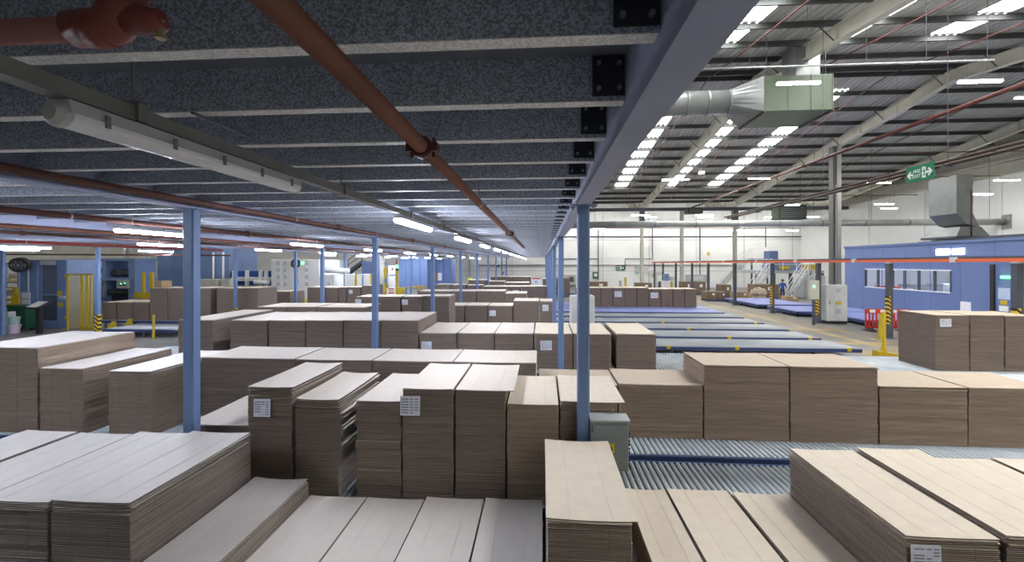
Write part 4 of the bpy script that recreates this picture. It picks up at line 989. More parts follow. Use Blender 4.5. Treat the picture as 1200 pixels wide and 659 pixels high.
la = at_y(879, 303, 49.3); la = (la[0] + .22, la[1]); MB().box(la[0], la[0] + 2, 49.3, 50.3, la[1] - .1, la[1]).build('deck', GREY, o); m = MB(); railing(m, [(la[0], 49.32, la[1]), (la[0] + 2, 49.32, la[1])]); m.build('railing', WHITE, o)
for xx in (la[0] + .1, la[0] + 1.8): MB().box(xx, xx + .15, 49.7, 49.85, 0, la[1] - .1).build('leg', DARK, o)
def person(label, x, y, top_m, trousers, lean=0.0, face=0.0, hold=0.0, hi=False):
    """one continuous skinned body; hair and clothes as children"""
    P = {'pel': (0, 0, .95), 'wai': (0, -.02 - lean * .25, 1.12), 'che': (0, -.05 - lean, 1.34), 'nec': (0, -.06 - lean * 1.3, 1.50), 'chin': (0, -.075 - lean * 1.4, 1.57), 'head': (0, -.07 - lean * 1.45, 1.66), 'crown': (0, -.06 - lean * 1.45, 1.745)}
    for sd, n_ in ((-1, 'l'), (1, 'r')):
        P.update({n_ + 'hip': (sd * .095, 0, .90), n_ + 'kne': (sd * .11, -.03, .50), n_ + 'ank': (sd * .115, .02, .09), n_ + 'toe': (sd * .13, -.16, .04),
                  n_ + 'sho': (sd * .18, -.05 - lean, 1.42), n_ + 'elb': (sd * .25, -.06 - lean - hold * .12, 1.15), n_ + 'wri': (sd * .22, -.12 - lean - hold * .28, .93 + hold * .12)})
    rad = {'pel': .14, 'wai': .125, 'che': .15, 'nec': .06, 'chin': .075, 'head': .10, 'crown': .075, 'hip': .09, 'kne': .06, 'ank': .045, 'toe': .04, 'sho': .065, 'elb': .047, 'wri': .034}
    E = [('pel', 'wai'), ('wai', 'che'), ('che', 'nec'), ('nec', 'chin'), ('chin', 'head'), ('head', 'crown')]
    for n_ in 'lr': E += [('pel', n_ + 'hip'), (n_ + 'hip', n_ + 'kne'), (n_ + 'kne', n_ + 'ank'), (n_ + 'ank', n_ + 'toe'), ('che', n_ + 'sho'), (n_ + 'sho', n_ + 'elb'), (n_ + 'elb', n_ + 'wri')]
    for n_, sd in (('l', -1), ('r', 1)):          # palm and five fingers
        wx, wy, wz = P[n_ + 'wri']; P[n_ + 'pal'] = (wx, wy - .03, wz - .07); rad['pal'] = .026; E.append((n_ + 'wri', n_ + 'pal'))
        for k in range(4):
            P[f'{n_}f{k}'] = (wx + (k - 1.5) * .02, wy - .05, wz - .12); P[f'{n_}g{k}'] = (wx + (k - 1.5) * .021, wy - .075, wz - .155 + abs(k - 1.5) * .008); E += [(n_ + 'pal', f'{n_}f{k}'), (f'{n_}f{k}', f'{n_}g{k}')]
        P[n_ + 'th'] = (wx - sd * .045, wy - .05, wz - .075); P[n_ + 'tt'] = (wx - sd * .05, wy - .075, wz - .10); E += [(n_ + 'wri', n_ + 'th'), (n_ + 'th', n_ + 'tt')]
    ks = list(P); idx = {k: i for i, k in enumerate(ks)}
    me = bpy.data.meshes.new('person'); me.from_pydata([P[k] for k in ks], [(idx[a], idx[b]) for a, b in E], [])
    o = bpy.data.objects.new('person', me); COL.objects.link(o)
    mo = o.modifiers.new('skin', 'SKIN')
    for k in ks:
        q = k if k in rad else k[1:]; r_ = rad.get(q, .009); me.skin_vertices[0].data[idx[k]].radius = (r_, r_ * (.8 if q in ('pel', 'wai', 'che') else 1))
    me.skin_vertices[0].data[idx['pel']].use_root = True
    sb = o.modifiers.new('sub', 'SUBSURF'); sb.levels = sb.render_levels = 1
    dg = bpy.context.evaluated_depsgraph_get(); me2 = bpy.data.meshes.new_from_object(o.evaluated_get(dg)); o.modifiers.clear(); o.data = me2
    me2.materials.clear()
    for m_ in (top_m, trousers, SKIN, BLACK): me2.materials.append(m_)
    for f in me2.polygons:
        z = f.center.z; ax = abs(f.center.x); f.use_smooth = True
        f.material_index = 2 if z > 1.52 or (ax > .17 and z < P['lwri'][2] + .03 and z > .7) else (0 if z > .93 or ax > .2 and z > .8 else (3 if z < .1 else 1))
    o.location = (x, y, 0); o.rotation_euler = (0, 0, face); tag(o, label, 'person')
    hx, hy, hz = P['head']
    def part(nm, mb, ma):
        q = mb.build(nm, ma); q.parent = o; return q
    m = MB(); n = 12; v = []; rings = 5
    for i in range(rings + 1):
        th = i / rings * 1.75
        for k in range(n):
            a = 2 * math.pi * k / n; front = math.sin(a) < -.4
            tq = min(th, 1.0) if front else th
            v.append((hx + .112 * math.sin(tq) * math.cos(a), hy + .012 + .122 * math.sin(tq) * math.sin(a), hz + .02 + .118 * math.cos(tq)))
    m.add(v, [(i * n + k, i * n + (k + 1) % n, (i + 1) * n + (k + 1) % n, (i + 1) * n + k) for i in range(rings) for k in range(n)]); part('hair', m, HAIR)
    for sd in (-1, 1):
        part('eye', MB().tube([(hx + sd * .036, hy - .092, hz + .0), (hx + sd * .036, hy - .104, hz + .0)], [.014, .008], 8), BLACK)
        part('ear', MB().tube([(hx + sd * .098, hy + .01, hz - .03), (hx + sd * .108, hy + .012, hz + .0), (hx + sd * .1, hy + .012, hz + .025)], [.01, .018, .01], 8), SKIN)
    part('nose', MB().tube([(hx, hy - .09, hz + .0), (hx, hy - .125, hz - .035), (hx, hy - .095, hz - .045)], [.009, .016, .012], 8), SKIN)
    part('mouth', MB().box(hx - .026, hx + .026, hy - .101, hy - .09, hz - .072, hz - .064), RED)
    if hi:
        for zz in (1.1, 1.25): part('reflective_band', MB().tube([(0, -.03, zz), (0, -.03, zz + .05)], .165, 14), LGREY)
    return o
x = at_y(917, 345, 36.7)[0]
person('person in blue workwear standing among the cartons, hands forward', x, 36.7, WBLUE, TROUS, lean=.10, face=2.6, hold=1)
x = at_y(550.5, 325, 46.5)[0]
person('person in a yellow hi-vis top far away under the mezzanine', x, 46.5, HIVIS, TROUS, face=.5, hi=True)
# ---- fittings on the far wall
YW = YFAR - .04
def wall_pipe(label, pts, r, ma): return pipe('wall_pipe', label, [(at_y(p[0], p[1], YW)[0], YW - r, at_y(p[0], p[1], YW)[1]) for p in pts], r, ma, 'pipes on the far wall', n=6)
wall_pipe('dark pipe running across the upper far wall', [(640, 277.5), (946, 277.5)], .07, DARK)
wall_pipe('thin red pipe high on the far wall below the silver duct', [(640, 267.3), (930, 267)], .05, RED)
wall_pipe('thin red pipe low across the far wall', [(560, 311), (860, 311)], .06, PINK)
wall_pipe('dark vertical conduit on the far wall left of the exit sign', [(701, 264), (701, 328)], .07, DARK)
wall_pipe('dark conduit stepping down to the far exit sign', [(764.5, 266), (764.5, 303.5), (732.5, 303.5), (732.5, 316)], .06, DARK)
wall_pipe('grey conduit across the far wall beside the near column', [(640, 303.5), (700, 303.5)], .05, DARK)
wall_pipe('dark vertical conduit on the far wall between the cream columns', [(820, 266), (820, 322)], .06, DARK)
wall_pipe('dark vertical conduit on the far wall behind the stairs', [(897, 266), (897, 290)], .05, DARK)
def wallbox(name, label, cat, px0, px1, py0, py1, ma, dy=.15, panel=None):
    x0, zb1 = at_y(px0, py0, YW); x1, zb0 = at_y(px1, py1, YW)
    t = thing(name, label, cat, (x0, YW - dy, zb0)); MB().box(x0, x1, YW - dy, YW, zb0, zb1).build('body', ma, t)
    if panel: MB().box(x0 + (x1 - x0) * .2, x1 - (x1 - x0) * .2, YW - dy - .01, YW - dy, zb0 + (zb1 - zb0) * .3, zb1 - (zb1 - zb0) * .2).build('panel', panel, t)
    return t, x0, x1, zb0, zb1
t, x0, x1, z0, z1 = wallbox('exit_sign', 'small green exit sign with arrow on the far white wall', 'sign', 721.5, 732, 311, 317.2, GREEN, .05)
yy = YW - .056
text('FIRE\nEXIT', .3, (x0 + .3, yy, (z0 + z1) / 2), (math.pi / 2, 0, 0), WHITE, t)
MB().add([(x0 + .55 + p, yy, (z0 + z1) / 2 + q) for p, q in [(0, -.25), (.2, -.25), (.2, .25), (0, .25)]], [(0, 1, 2, 3)]).build('door_symbol', WHITE, t)
MB().add([(x1 - .42 + p, yy, (z0 + z1) / 2 + q) for p, q in [(0, -.05), (.18, -.05), (.18, -.17), (.36, 0), (.18, .17), (.18, .05), (0, .05)]], [tuple(range(7))]).build('arrow', WHITE, t)
wallbox('first_aid_cabinet', 'dark green cabinet on the far wall just right of the near column', 'cabinet', 694.5, 701, 319, 326.5, GREEND, .25, WHITE)
wallbox('wall_heater', 'white heater box high beside the left cream far column', 'heater', 754, 761, 313, 318.5, WHITE, .3, LGREY)
wallbox('wall_panel', 'grey panel on the far wall left of the left cream column', 'panel', 744, 749, 312, 321, GREY, .1, LGREY)
wallbox('yellow_notice', 'yellow triangular notice plate high on the far wall', 'notice', 828.5, 831.5, 295.5, 299.5, YEL, .04)
wallbox('wall_door', 'white door in the far wall behind the rail posts', 'door', 768, 777, 319, 336.5, LGREY, .08, WHITE)
wallbox('notice_board', 'yellow notice on the far wall left of the white door', 'notice', 764.5, 767.5, 320.5, 325, YEL, .04)
wallbox('wall_cabinet', 'cream cabinet with dark top against the far wall beside the near column', 'cabinet', 660, 675, 322, 334, CREAM, .6, DARK)
wallbox('dock_shutter', 'grey green shutter in the far wall left of the stairs', 'shutter', 803, 829, 322, 331, GREY, .1, LGREY)
t, x0, x1, z0, z1 = wallbox('exit_sign', 'tiny green exit sign on the far wall under the mezzanine', 'sign', 581, 585, 310.5, 313, GREEN, .04)
wallbox('blue_notice', 'small blue notice on the far wall under the mezzanine', 'notice', 588.5, 591, 318.5, 321.5, BLUE, .04)
for i, (px, Y, ma) in enumerate([(733, 50, YEL), (727, 50, CREAM), (773, 47.5, DARK), (787, 47.5, YEL)]):
    X = at_y(px, 330, Y)[0]; o = MB().tube([(X, Y, 0), (X, Y, 1.15 if i else 1.5)], .13, 10).build('bollard', ma); tag(o, ['tall yellow bollard before the far wall', 'pale thin bollard before the far wall', 'dark bollard by the white far door', 'yellow bollard right of the white far door'][i], 'bollard', 'far bollards')
X = at_y(785, 328, 50)[0]; t = thing('bench_machine', 'small blue and white machine by the far wall right of the door', 'machine', (X, 50, 0)); MB().bbox(X - .7, X + .6, 50, 51, 0, 1.1, .04).build('body', WHITE, t); MB().box(X - .6, X - .1, 50, 50.6, 1.1, 1.9).build('monitor', BLUE, t); MB().box(X + .1, X + .5, 50, 50.6, 1.1, 1.6).build('head', LGREY, t)
# unit heaters hanging below the valley
for i, (px0, px1, py0, py1, Y) in enumerate([(912.5, 946, 240, 256.5, 37.5), (806, 824, 244, 250, 47)]):
    x0, z1 = at_y(px0, py0, Y); x1, z0 = at_y(px1, py1, Y)
    t = thing('unit_heater', ['dark green mottled heater unit hanging beside the tall hall column', 'small dark heater unit hanging below the valley girder'][i], 'heater', (x0, Y, z0))
    MB().bbox(x0, x1, Y, Y + 1.2, z0, z1, .05).build('casing', CAMO, t)
    m = MB()
    for k in range(5): zz = z0 + .15 + k * (z1 - z0 - .3) / 5; m.box(x0 + .2, x1 - .2, Y - .03, Y, zz, zz + .08)
    m.build('grille', DARK, t)
    m = MB()
    for xx in (x0 + .2, x1 - .2): m.tube([(xx, Y + .6, z1), (xx, Y + .6, zroof(Y) + .85)], .02, 5)
    m.build('hanger', DARK, t)
t_ = (at_y(823, 202, 36)); t = thing('detector_beacon', 'small white detector hanging below the middle skylight strip', 'detector', (t_[0], 36, t_[1]))
MB().bbox(t_[0] - .22, t_[0] + .22, 36, 36.3, t_[1] - .15, t_[1] + .12, .03).build('casing', WHITE, t); m = MB().tube([(t_[0], 36.15, t_[1] + .1), (t_[0], 36.15, zroof(36) + .85)], .015, 5); m.build('hanger', DARK, t)
# hall battens: (left px, right px, row px, depth)
HL = [(910, 961, 97, 14.2), (1123, 1174, 95, 14.6), (1190, 1232, 114, 18), (776, 807, 210.5, 27), (877, 902, 209, 31), (740, 760, 252, 45), (755, 769, 254.5, 51), (815, 836, 252, 44), (822, 834, 254.5, 50),
      (1017, 1044, 214, 29.5), (1025, 1047, 239, 36.3), (1033, 1051, 244, 38.8), (1165, 1195, 211, 30), (1140, 1162, 227.5, 31.3), (919, 935, 240, 35.5), (945, 960, 254, 47), (696, 708, 268.5, 51), (922, 935, 270, 53), (858, 870, 270, 53), (898, 909, 254.5, 48)]
for i, (a, b, py, Y) in enumerate(HL):
    X, Z = at_y((a + b) / 2, py, Y); L = max(1.3, min(1.9, at_y(b, py, Y)[0] - at_y(a, py, Y)[0]))
    where = ['in front of the green duct box', 'left of the top right corner', 'cut by the right edge near the top', 'across the far part of the left rafter', 'beside the third skylight strip', 'above the left cream far column', 'just right of the left far column top', 'above the right cream far column', 'behind the one over the right far column', 'right of the tall column, below the pipes', 'high on the right wall, upper of two', 'high on the right wall, lower of two', 'near the right edge before the wall', 'right of the roof duct', 'beside the hanging green heater', 'below the green heater near the duct', 'on the far wall right of the near column', 'on the far wall near the corner', 'on the far wall above the long stairs', 'left of the green heater near the duct'][i]
    bt = batten(f'lit white hall batten light {where}', X, Y, Z - .05, True, 'hall batten lights', along_y=False, L=L, hall=True)
    m = MB()
    for xx in (X - L * .3, X + L * .3): m.tube([(xx, Y, Z + .04), (xx, Y, zroof(Y) + .85)], .003, 4)
    m.build('hanger_wires', DARK, bt)
k = 0
for Y in (3, 9):  # unseen near rows added as fill light
    for X in (6.5, 13, 20, 27):
        bt = batten(f'added lit hall batten outside the picture, number {ORD[k]} of the near rows', X, Y, 8.8, True, 'added hall battens outside the picture', along_y=False, L=1.6, hall=True); k += 1
        m = MB()
        for xx in (X - .5, X + .5): m.tube([(xx, Y, 8.88), (xx, Y, zroof(Y) + .85)], .003, 4)
        m.build('hanger_wires', DARK, bt)
for k in range(16):  # lamps added out of sight to brighten the far wall
    X = -7.13 + 2.4 * k
    bt = batten(f'added batten brightening the far wall, unseen behind the silver duct, {ORD[k]} from the mezzanine side', X, 54.2, 8.22, True, 'added battens brightening the far wall', along_y=False, L=1.7, hall=True)
    m = MB()
    for xx in (X - .5, X + .5): m.tube([(xx, 54.2, 8.3), (xx, 54.2, zroof(54.2) + .85)], .003, 4)
    m.build('hanger_wires', DARK, bt)
k = 0
for Y in (21.2, 27.5, 34, 42, 50):  # hidden lamps added to brighten the machines on the left
    for X in (-37, -29.5, -22, -15.5):
        bt = batten(f'added unseen batten over the left machine hall, {ORD[k]} of its rows', X, Y, 5.9, True, 'added battens over the left machine hall', along_y=False, L=1.6, hall=True); k += 1
        m = MB()
        for xx in (X - .5, X + .5): m.tube([(xx, Y, 5.98), (xx, Y, zroof(Y) + .85)], .003, 4)
        m.build('hanger_wires', DARK, bt)

# ================================================================== MACHINES ON THE LEFT
def fanunit(label, px, py, r, Y, back):
    X, Z = at_y(px, py, Y); t = thing('drum_fan', label, 'fan', (X, Y, Z)); ax = Vector((.45, -.85, -.15)).normalized(); c = Vector((X, Y, Z))
    m = MB(); m.tube([c + ax * .12, c + ax * .14, c - ax * .14, c - ax * .12], [r * .94, r, r, r * .94], 20, cap=False); m.tube([c - ax * .10, c - ax * .13], r * .95, 20); m.build('drum', BLACK, t)
    s1 = ax.cross(Vector((0, 0, 1))).normalized(); s2 = ax.cross(s1)
    m = MB()
    for k in range(5):
        a = k * 2 * math.pi / 5; d = s1 * math.cos(a) + s2 * math.sin(a); e = ax.cross(d)
        m.add([c + d * r * .2 - e * .04, c + d * r * .85 - e * .1 + ax * .03, c + d * r * .85 + e * .1 - ax * .03, c + d * r * .2 + e * .04], [(0, 1, 2, 3)])
    m.build('blades', GREY, t, kind='stuff'); MB().tube([c - ax * .05, c + ax * .12], r * .24, 12).build('motor_hub', GREY, t)
    g_ = MB()
    for q in (.45, .7): 
        pts = [c + ax * .13 + (s1 * math.cos(a) + s2 * math.sin(a)) * r * q for a in [i * math.pi / 8 for i in range(17)]]; g_.tube(pts, .008, 4)
    for k in range(6):
        a = k * math.pi / 3; g_.tube([c + ax * .13, c + ax * .13 + (s1 * math.cos(a) + s2 * math.sin(a)) * r * .97], .008, 4)
    g_.build('guard', GREY, t); MB().tube([c - ax * .12, Vector(back)], .035, 6).build('bracket', DARK, t)
YM = 18.9
X = lambda px, Y=YM: at_y(px, 345, Y)[0]
t = thing('machine_enclosure', 'tall blue machine enclosure with a dark glazed door at far left', 'machine', (X(50), YM, 0))
zt = at_y(50, 304.5, YM)[1]
MB().bbox(X(23), X(44), YM, YM + 1.6, 0, zt, .03).build('left_cabinet', BLUE, t); MB().bbox(X(67), X(78), YM, YM + 1.6, 0, zt, .03).build('right_post', BLUE, t)
MB().box(X(44), X(67), YM, YM + 1.6, at_y(50, 311.5, YM)[1], zt).build('header', BLUE, t); MB().box(X(44), X(67), YM, YM + 1.6, 0, .35).build('sill', BLUE, t)
d = MB().box(X(44), X(67), YM + .1, YM + .13, .35, at_y(50, 311.5, YM)[1]).build('glazed_door', mat('tinted_glazing', (0.55, 0.62, 0.72), 0.1, trans=.85), t)
MB().box(X(44), X(67), YM + .06, YM + .1, 1.55, 1.65).build('mid_rail', BLUE, d); MB().box(X(45.5), X(47), YM + .05, YM + .1, .35, 3.0).build('stile', BLUE, d); MB().box(X(65.5), X(67), YM + .05, YM + .1, .35, 3.0).build('stile', BLUE, d)
MB().box(X(47), X(65), YM - .02, YM, at_y(50, 310.5, YM)[1], at_y(50, 305.5, YM)[1]).build('name_plate', LGREY, t)
MB().box(X(44), X(67), YM + 1.5, YM + 1.6, .35, 2.0).build('inner_panel', OFFICEB, t); MB().pix(46, 335, 56, 346, YM + .6, .5).build('inner_white_box', LGREY, t); MB().pix(45, 313, 66, 318, YM + .8, .4).build('inner_beam', LGREY, t)
for (a, b, c_, d_) in [(67, 72, 341, 347), (68, 73, 355, 360), (75, 78, 322, 325), (75, 78, 371, 374)]: MB().pix(a, c_, b, d_, YM - .03, .03).build('yellow_guard_switch', YEL, t)
MB().pix(69, 347, 76, 350.5, YM - .04, .04).build('switch_box', LGREY, t)
for (a, b, c_, d_) in [(25, 35.5, 343, 350), (25, 35.5, 351, 358)]: MB().pix(a, c_, b, d_, YM - .015, .015).build('paper_notice', PAPER, t)
MB().tube([(X(34.5), YM - .04, .8), (X(34.5), YM - .04, 2.9)], .03, 6).build('conduit', LGREY, t)
fanunit('black drum fan tilted on top of the blue machine at far left', 23.5, 310.5, .34, 18.1, (X(28), YM - .045, zt - .1))
# robot arm / yellow frame at the edge
t = thing('yellow_guard', 'yellow guard frame cut by the left edge behind the green bin', 'guard', (X(-4, 18.64), 18.64, 0))
MB().pix(16.5, 337, 19, 386, 18.64, .1, z0=0).build('post', YEL, t); MB().pix(-10, 350, 22, 353.5, 18.66, .08).build('rail', YEL, t); MB().pix(-10, 356, 17, 359, 18.66, .08).build('rail', YEL, t); MB().pix(13, 345, 22, 357, 18.6, .04).build('bracket', YEL, t)
t = thing('shelf_unit', 'blue machine shelf with white and yellow boxes at the left edge', 'shelf', (X(0, 25), 25, 0))
for py in (330.5, 345): MB().pix(-14, py, 22, py + 1.8, 25, .8).build('shelf_board', BLUE, t)
MB().pix(-12, 308, 23, 309.5, 25, .8).build('top_board', BLUE, t)
for px in (-12, 20): MB().pix(px, 308, px + 2.5, 386, 25, .8, z0=0).build('upright', BLUE, t)
for i, (a, b, c_, d_, ma, lab) in enumerate([(12, 21, 326, 330.5, YEL, 'yellow and white box on the shelf at the left edge'), (1, 11, 321, 330.5, GREY, 'grey box on the shelf at the left edge'), (2, 15, 337, 345, TANC, 'tan box on the lower shelf at the left edge')]):
    o = thing('shelf_box', lab, 'box', (X(a, 25.1), 25.1, 1)); MB().pix(a, c_, b, d_ - .12, 25.1, .4, 0).build('body', ma, o); MB().pix(a + 1, c_ + 1.2, b - 1, c_ + 2.6, 25.085, .015).build('label_strip', WHITE, o)
# green bin, buckets, console
t = thing('wheeled_bin', 'dark green bin beside the blue column at far left', 'bin', (X(20, 17.9), 17.9, 0))
a, b = X(8, 17.9), X(30, 17.9); zt = at_y(20, 360, 17.9)[1]
MB().hexa([(a + .08, 17.96, .12), (b - .08, 17.96, .12), (b - .08, 18.4, .12), (a + .08, 18.4, .12), (a, 17.9, zt), (b, 17.9, zt), (b, 18.5, zt), (a, 18.5, zt)]).build('body', GREEND, t)
MB().bbox(a - .04, b + .04, 17.86, 18.54, zt, zt + .07, .02).build('lid', GREEND, t)
for xx in (a + .15, b - .15): MB().tube([(xx - .04, 18.3, .1), (xx + .04, 18.3, .1)], .1, 12).build('wheel', BLACK, t)
for i, (px0, px1, py0, py1, ma, lab) in enumerate([(11.5, 21.5, 371.5, 379.5, mat('pale_green_plastic', (0.35, 0.50, 0.45), .5), 'pale green bucket stacked in front of the green bin'), (5, 10.5, 366, 379.5, LGREY, 'white box left of the pale green bucket'), (11.5, 22, 380.5, 386, mat('pink_plastic', (0.55, 0.45, 0.55), .5), 'pinkish tub under the pale green bucket')]):
    x0, x1 = at_y(px0, 380, 17.35)[0], at_y(px1, 380, 17.35)[0]; z1 = at_y(16, py0, 17.35)[1]; z0 = at_y(16, py1, 17.35)[1] if i < 2 else 0
    if i == 1: z0 = 0
    if i == 0: z0 = at_y(16, 380.5, 17.35)[1] + .002
    cx = (x0 + x1) / 2; r = (x1 - x0) / 2
    if i == 1: o = thing('white_box', lab, 'box', (cx, 17.5, z0)); MB().bbox(x0, x1 - .05, 17.35, 17.65, z0, z1, .02).build('body', ma, o); MB().box(x0, x1 - .05, 17.34, 17.35, z0 + .3, z1 - .2).build('label_strip', WHITE, o)
    else:
        o = thing(['bucket', '', 'tub'][i], lab, 'bucket', (cx, 17.35, z0)); MB().tube([(cx, 17.35, z0), (cx, 17.35, z1 - .03)], [r * .82, r * .97], 16).build('body', ma, o); MB().tube([(cx, 17.35, z1 - .035), (cx, 17.35, z1)], r, 16).build('rim', ma, o)
t = thing('operator_console', 'black operator console with a pale tilted screen before the blue machine', 'console', (X(44, 17.3), 17.3, 0))
MB().pix(41.5, 362, 46, 386, 17.3, .15, z0=0).build('pedestal', BLACK, t)
xx0, zz = at_y(35, 360, 17.2); xx1 = at_y(50, 360, 17.2)[0]
MB().hexa([(xx0, 17.05, zz - .08), (xx1, 17.05, zz - .08), (xx1, 17.55, zz + .12), (xx0, 17.55, zz + .12), (xx0, 17.02, zz), (xx1, 17.02, zz), (xx1, 17.52, zz + .22), (xx0, 17.52, zz + .22)]).build('console_head', BLACK, t)
MB().hexa([(xx0 + .03, 17.04, zz + .004), (xx1 - .1, 17.04, zz + .004), (xx1 - .1, 17.5, zz + .215), (xx0 + .03, 17.5, zz + .215), (xx0 + .03, 17.035, zz + .016), (xx1 - .1, 17.035, zz + .016), (xx1 - .1, 17.495, zz + .227), (xx0 + .03, 17.495, zz + .227)]).build('screen', LGREY, t)
# yellow machine guard with mesh
YF_ = 18.4
t = thing('machine_guard', 'yellow framed mesh machine guard left of the hazard-striped column', 'guard', (X(92, YF_), YF_, 0))
for (a, b, c_) in [(78, 79.6, 321), (94, 96.8, 321), (96.8, 97.6, 330), (100.8, 103, 321), (105.8, 107.2, 321)]: MB().pix(a, c_, b, 386, YF_, .06, z0=0).build('post', YEL, t)
MB().pix(78, 321, 107.2, 322.4, YF_, .05).build('top_rail', YEL, t); MB().pix(94, 384, 107.2, 385.5, YF_, .05).build('bottom_rail', YEL, t)
m = MB()
for k in range(14): m.pix(79.6 + k * 1.03, 322, 79.8 + k * 1.03, 385, YF_ + .02, .01)
for k in range(20): m.pix(79.6, 323 + k * 3.1, 94, 323.2 + k * 3.1, YF_ + .02, .01)
m.build('mesh', YEL, t, kind='stuff')
o = stack('brown stack lying behind the yellow machine guard, upper one', X(85, 24.3), X(104, 24.3), 24.3, 25.2, at_y(92, 331, 24.3)[1], 'stacks behind the yellow guard', z0=0.9, **FAR)
m = thing('stack_table', 'table under the brown stack behind the yellow machine guard', 'table', (X(83, 24), 24, 0)); MB().box(X(84, 24.3), X(105, 24.3), 24.25, 25.3, .8, .9).build('table_top', RAILB, m)
for px in (85, 103): MB().box(X(px, 24.3), X(px, 24.3) + .12, 24.4, 24.6, 0, .8).build('leg', RAILB, m)
# blue press between the columns
YP = 26
t = thing('press_machine', 'blue press frame with a dark drum behind the hazard-striped column', 'machine', (X(140, YP), YP, 0))
for (a, b) in [(119.5, 124), (150.5, 158)]: MB().pix(a, 303, b, 360, YP, 1.5, z0=0).build('upright', BLUE, t)
for (a, b) in [(303, 306), (325.5, 329)]: MB().pix(112, a, 158, b, YP - .1, 1.6).build('cross_beam', BLUE, t)
xa_, za_ = at_y(131, 320, YP + .3); xb_ = at_y(151, 320, YP + .3)[0]
MB().tube([(xa_, YP + .5, za_), (xb_, YP + .5, za_)], .25, 16).build('drum', DARK, t, smooth=True)
xa_, za_ = at_y(120, 343, YP + .1); xb_ = at_y(151, 343, YP)[0]
MB().tube([(xa_, YP + .2, za_), (xb_, YP + .2, za_)], .18, 14).build('roller', BLACK, t, smooth=True)
q = MB().pix(136.5, 328, 149, 338, YP - .2, .2).build('control_panel', GREY, t); 
for (a, b) in [(139.5, 332), (144, 331.5)]: MB().pix(a, b, a + 3, b + 3.5, YP - .22, .02).build('display', DARK, q); MB().pix(a + 1.4, b + .3, a + 2.4, b + 1.2, YP - .24, .02).build('indicator', GLED, q)
MB().pix(119.5, 345, 158, 356, YP + .4, .8, z0=0).build('base', DARK, t)
for i, (a, b) in enumerate([(83, 96, ), (97, 106)]):
    o = thing('blue_crate', ['patterned blue crate above the yellow guard, left', 'plain blue crate above the yellow guard, right'][i], 'crate', (X(a, 27), 27, 2)); MB().pix(a, 313.5, b, 319.85, 27, .8).build('body', WBLUE, o); MB().pix(a, 313, b, 313.9, 26.97, .85).build('rim', BLUE, o)
t = thing('crate_shelf', 'long blue shelf carrying the crates behind the guard', 'shelf', (X(80, 27), 27, 0)); MB().pix(79, 320, 112, 322.5, 26.9, 1.0).build('shelf_board', BLUE, t)
for px in (79, 110): MB().pix(px, 304, px + 2, 386, 27, .3, z0=0).build('upright', BLUE, t)
MB().pix(79, 304, 112, 306, 27, .3).build('top_beam', BLUE, t)
t = thing('yellow_fence', 'pair of yellow fence posts with a low panel left of the near column', 'fence', (X(170, 24.5), 24.5, 0))
for (a, b) in [(166, 168.4), (175, 178.6)]: MB().pix(a, 319.5, b, 370, 24.5, .12, z0=0).build('post', YEL, t)
MB().pix(157, 343, 176, 350, 24.55, .05).build('panel', YEL, t)
t = thing('press_cabinet', 'dark machine cabinet between the yellow fence posts', 'machine', (X(166, 27.5), 27.5, 0)); MB().pix(160, 330, 182, 345, 27.8, 1, z0=0).build('body', CREAM, t); MB().pix(163, 333, 171, 341, 27.77, .03).build('panel', DARK, t)
for i, px in enumerate((148.5, 173)):
    x_, z_ = at_y(px, 290, 34); o = MB().tube([(x_, 34, 0), (x_, 34, 4.6)], .28 if i else .2, 14); o = o.build('exhaust_pipe', GREY, smooth=True); tag(o, ['thin pale exhaust pipe rising behind the press', 'thick pale exhaust pipe rising behind the yellow fence'][i], 'pipe')
# blue cabin, pale cabinets, white pipes
YC = 29
t = thing('blue_cabin', 'large dark blue panelled cabin wall behind the near left column', 'cabin', (X(226, YC), YC, 0)); zt = 4.3
n = 5
for k in range(n): a = 184 + k * 17; MB().bbox(X(a, YC) + .01, X(a + 17, YC) - .01, YC, YC + 3, 0, zt, .02).build('wall_panel', BLUES if k < 4 else BLUE, t)
MB().box(X(184, YC) - .05, X(269, YC) + .05, YC - .05, YC + 3, zt, zt + .1).build('roof_edge', DARK, t)
for i, (a, b, py, Y) in enumerate([(233, 254, 327.5, 25), (258.8, 269.5, 327, 25.2)]):
    o = thing('cream_cabinet', ['wide cream cabinet behind the tall left brown stacks', 'narrow cream cabinet right of the wide one'][i], 'cabinet', (X(a, Y), Y, 0)); zt = at_y(a, py, Y)[1]; MB().bbox(X(a, Y), X(b, Y), Y, Y + .6, 0, zt, .02).build('body', CREAM, o)
    nn = 2 - i
    for k in range(nn): w_ = (X(b, Y) - X(a, Y)) / nn; MB().box(X(a, Y) + k * w_ + .03, X(a, Y) + (k + 1) * w_ - .03, Y - .015, Y, .1, zt - .06).build('door', CREAM, o)
for i, px in enumerate((250, 261.5)):
    o = MB().tube([(X(px, 28.6), 28.6, 0), (X(px, 28.6), 28.6, 3.9)], .07, 8).build('white_pipe', WHITE); tag(o, f'{ORD[i]} white vertical pipe from left before the blue cabin', 'pipe', 'white cabin pipes')
X_, Z_ = at_y(194, 332, 21.05)
o = thing('brown_carton', 'small brown carton on top of the stacks behind the near left column', 'carton', (X_, 19.9, 1.9))
zz = at_y(190, 338, 19.4)[1] + .012; MB().bbox(X(188, 20), X(195.5, 20), 19.7, 20.3, zz, zz + .33, .01).build('body', TANC, o); MB().box(X(188, 20), X(195.5, 20), 19.96, 20.04, zz + .33, zz + .336).build('closing_tape', LGREY, o)
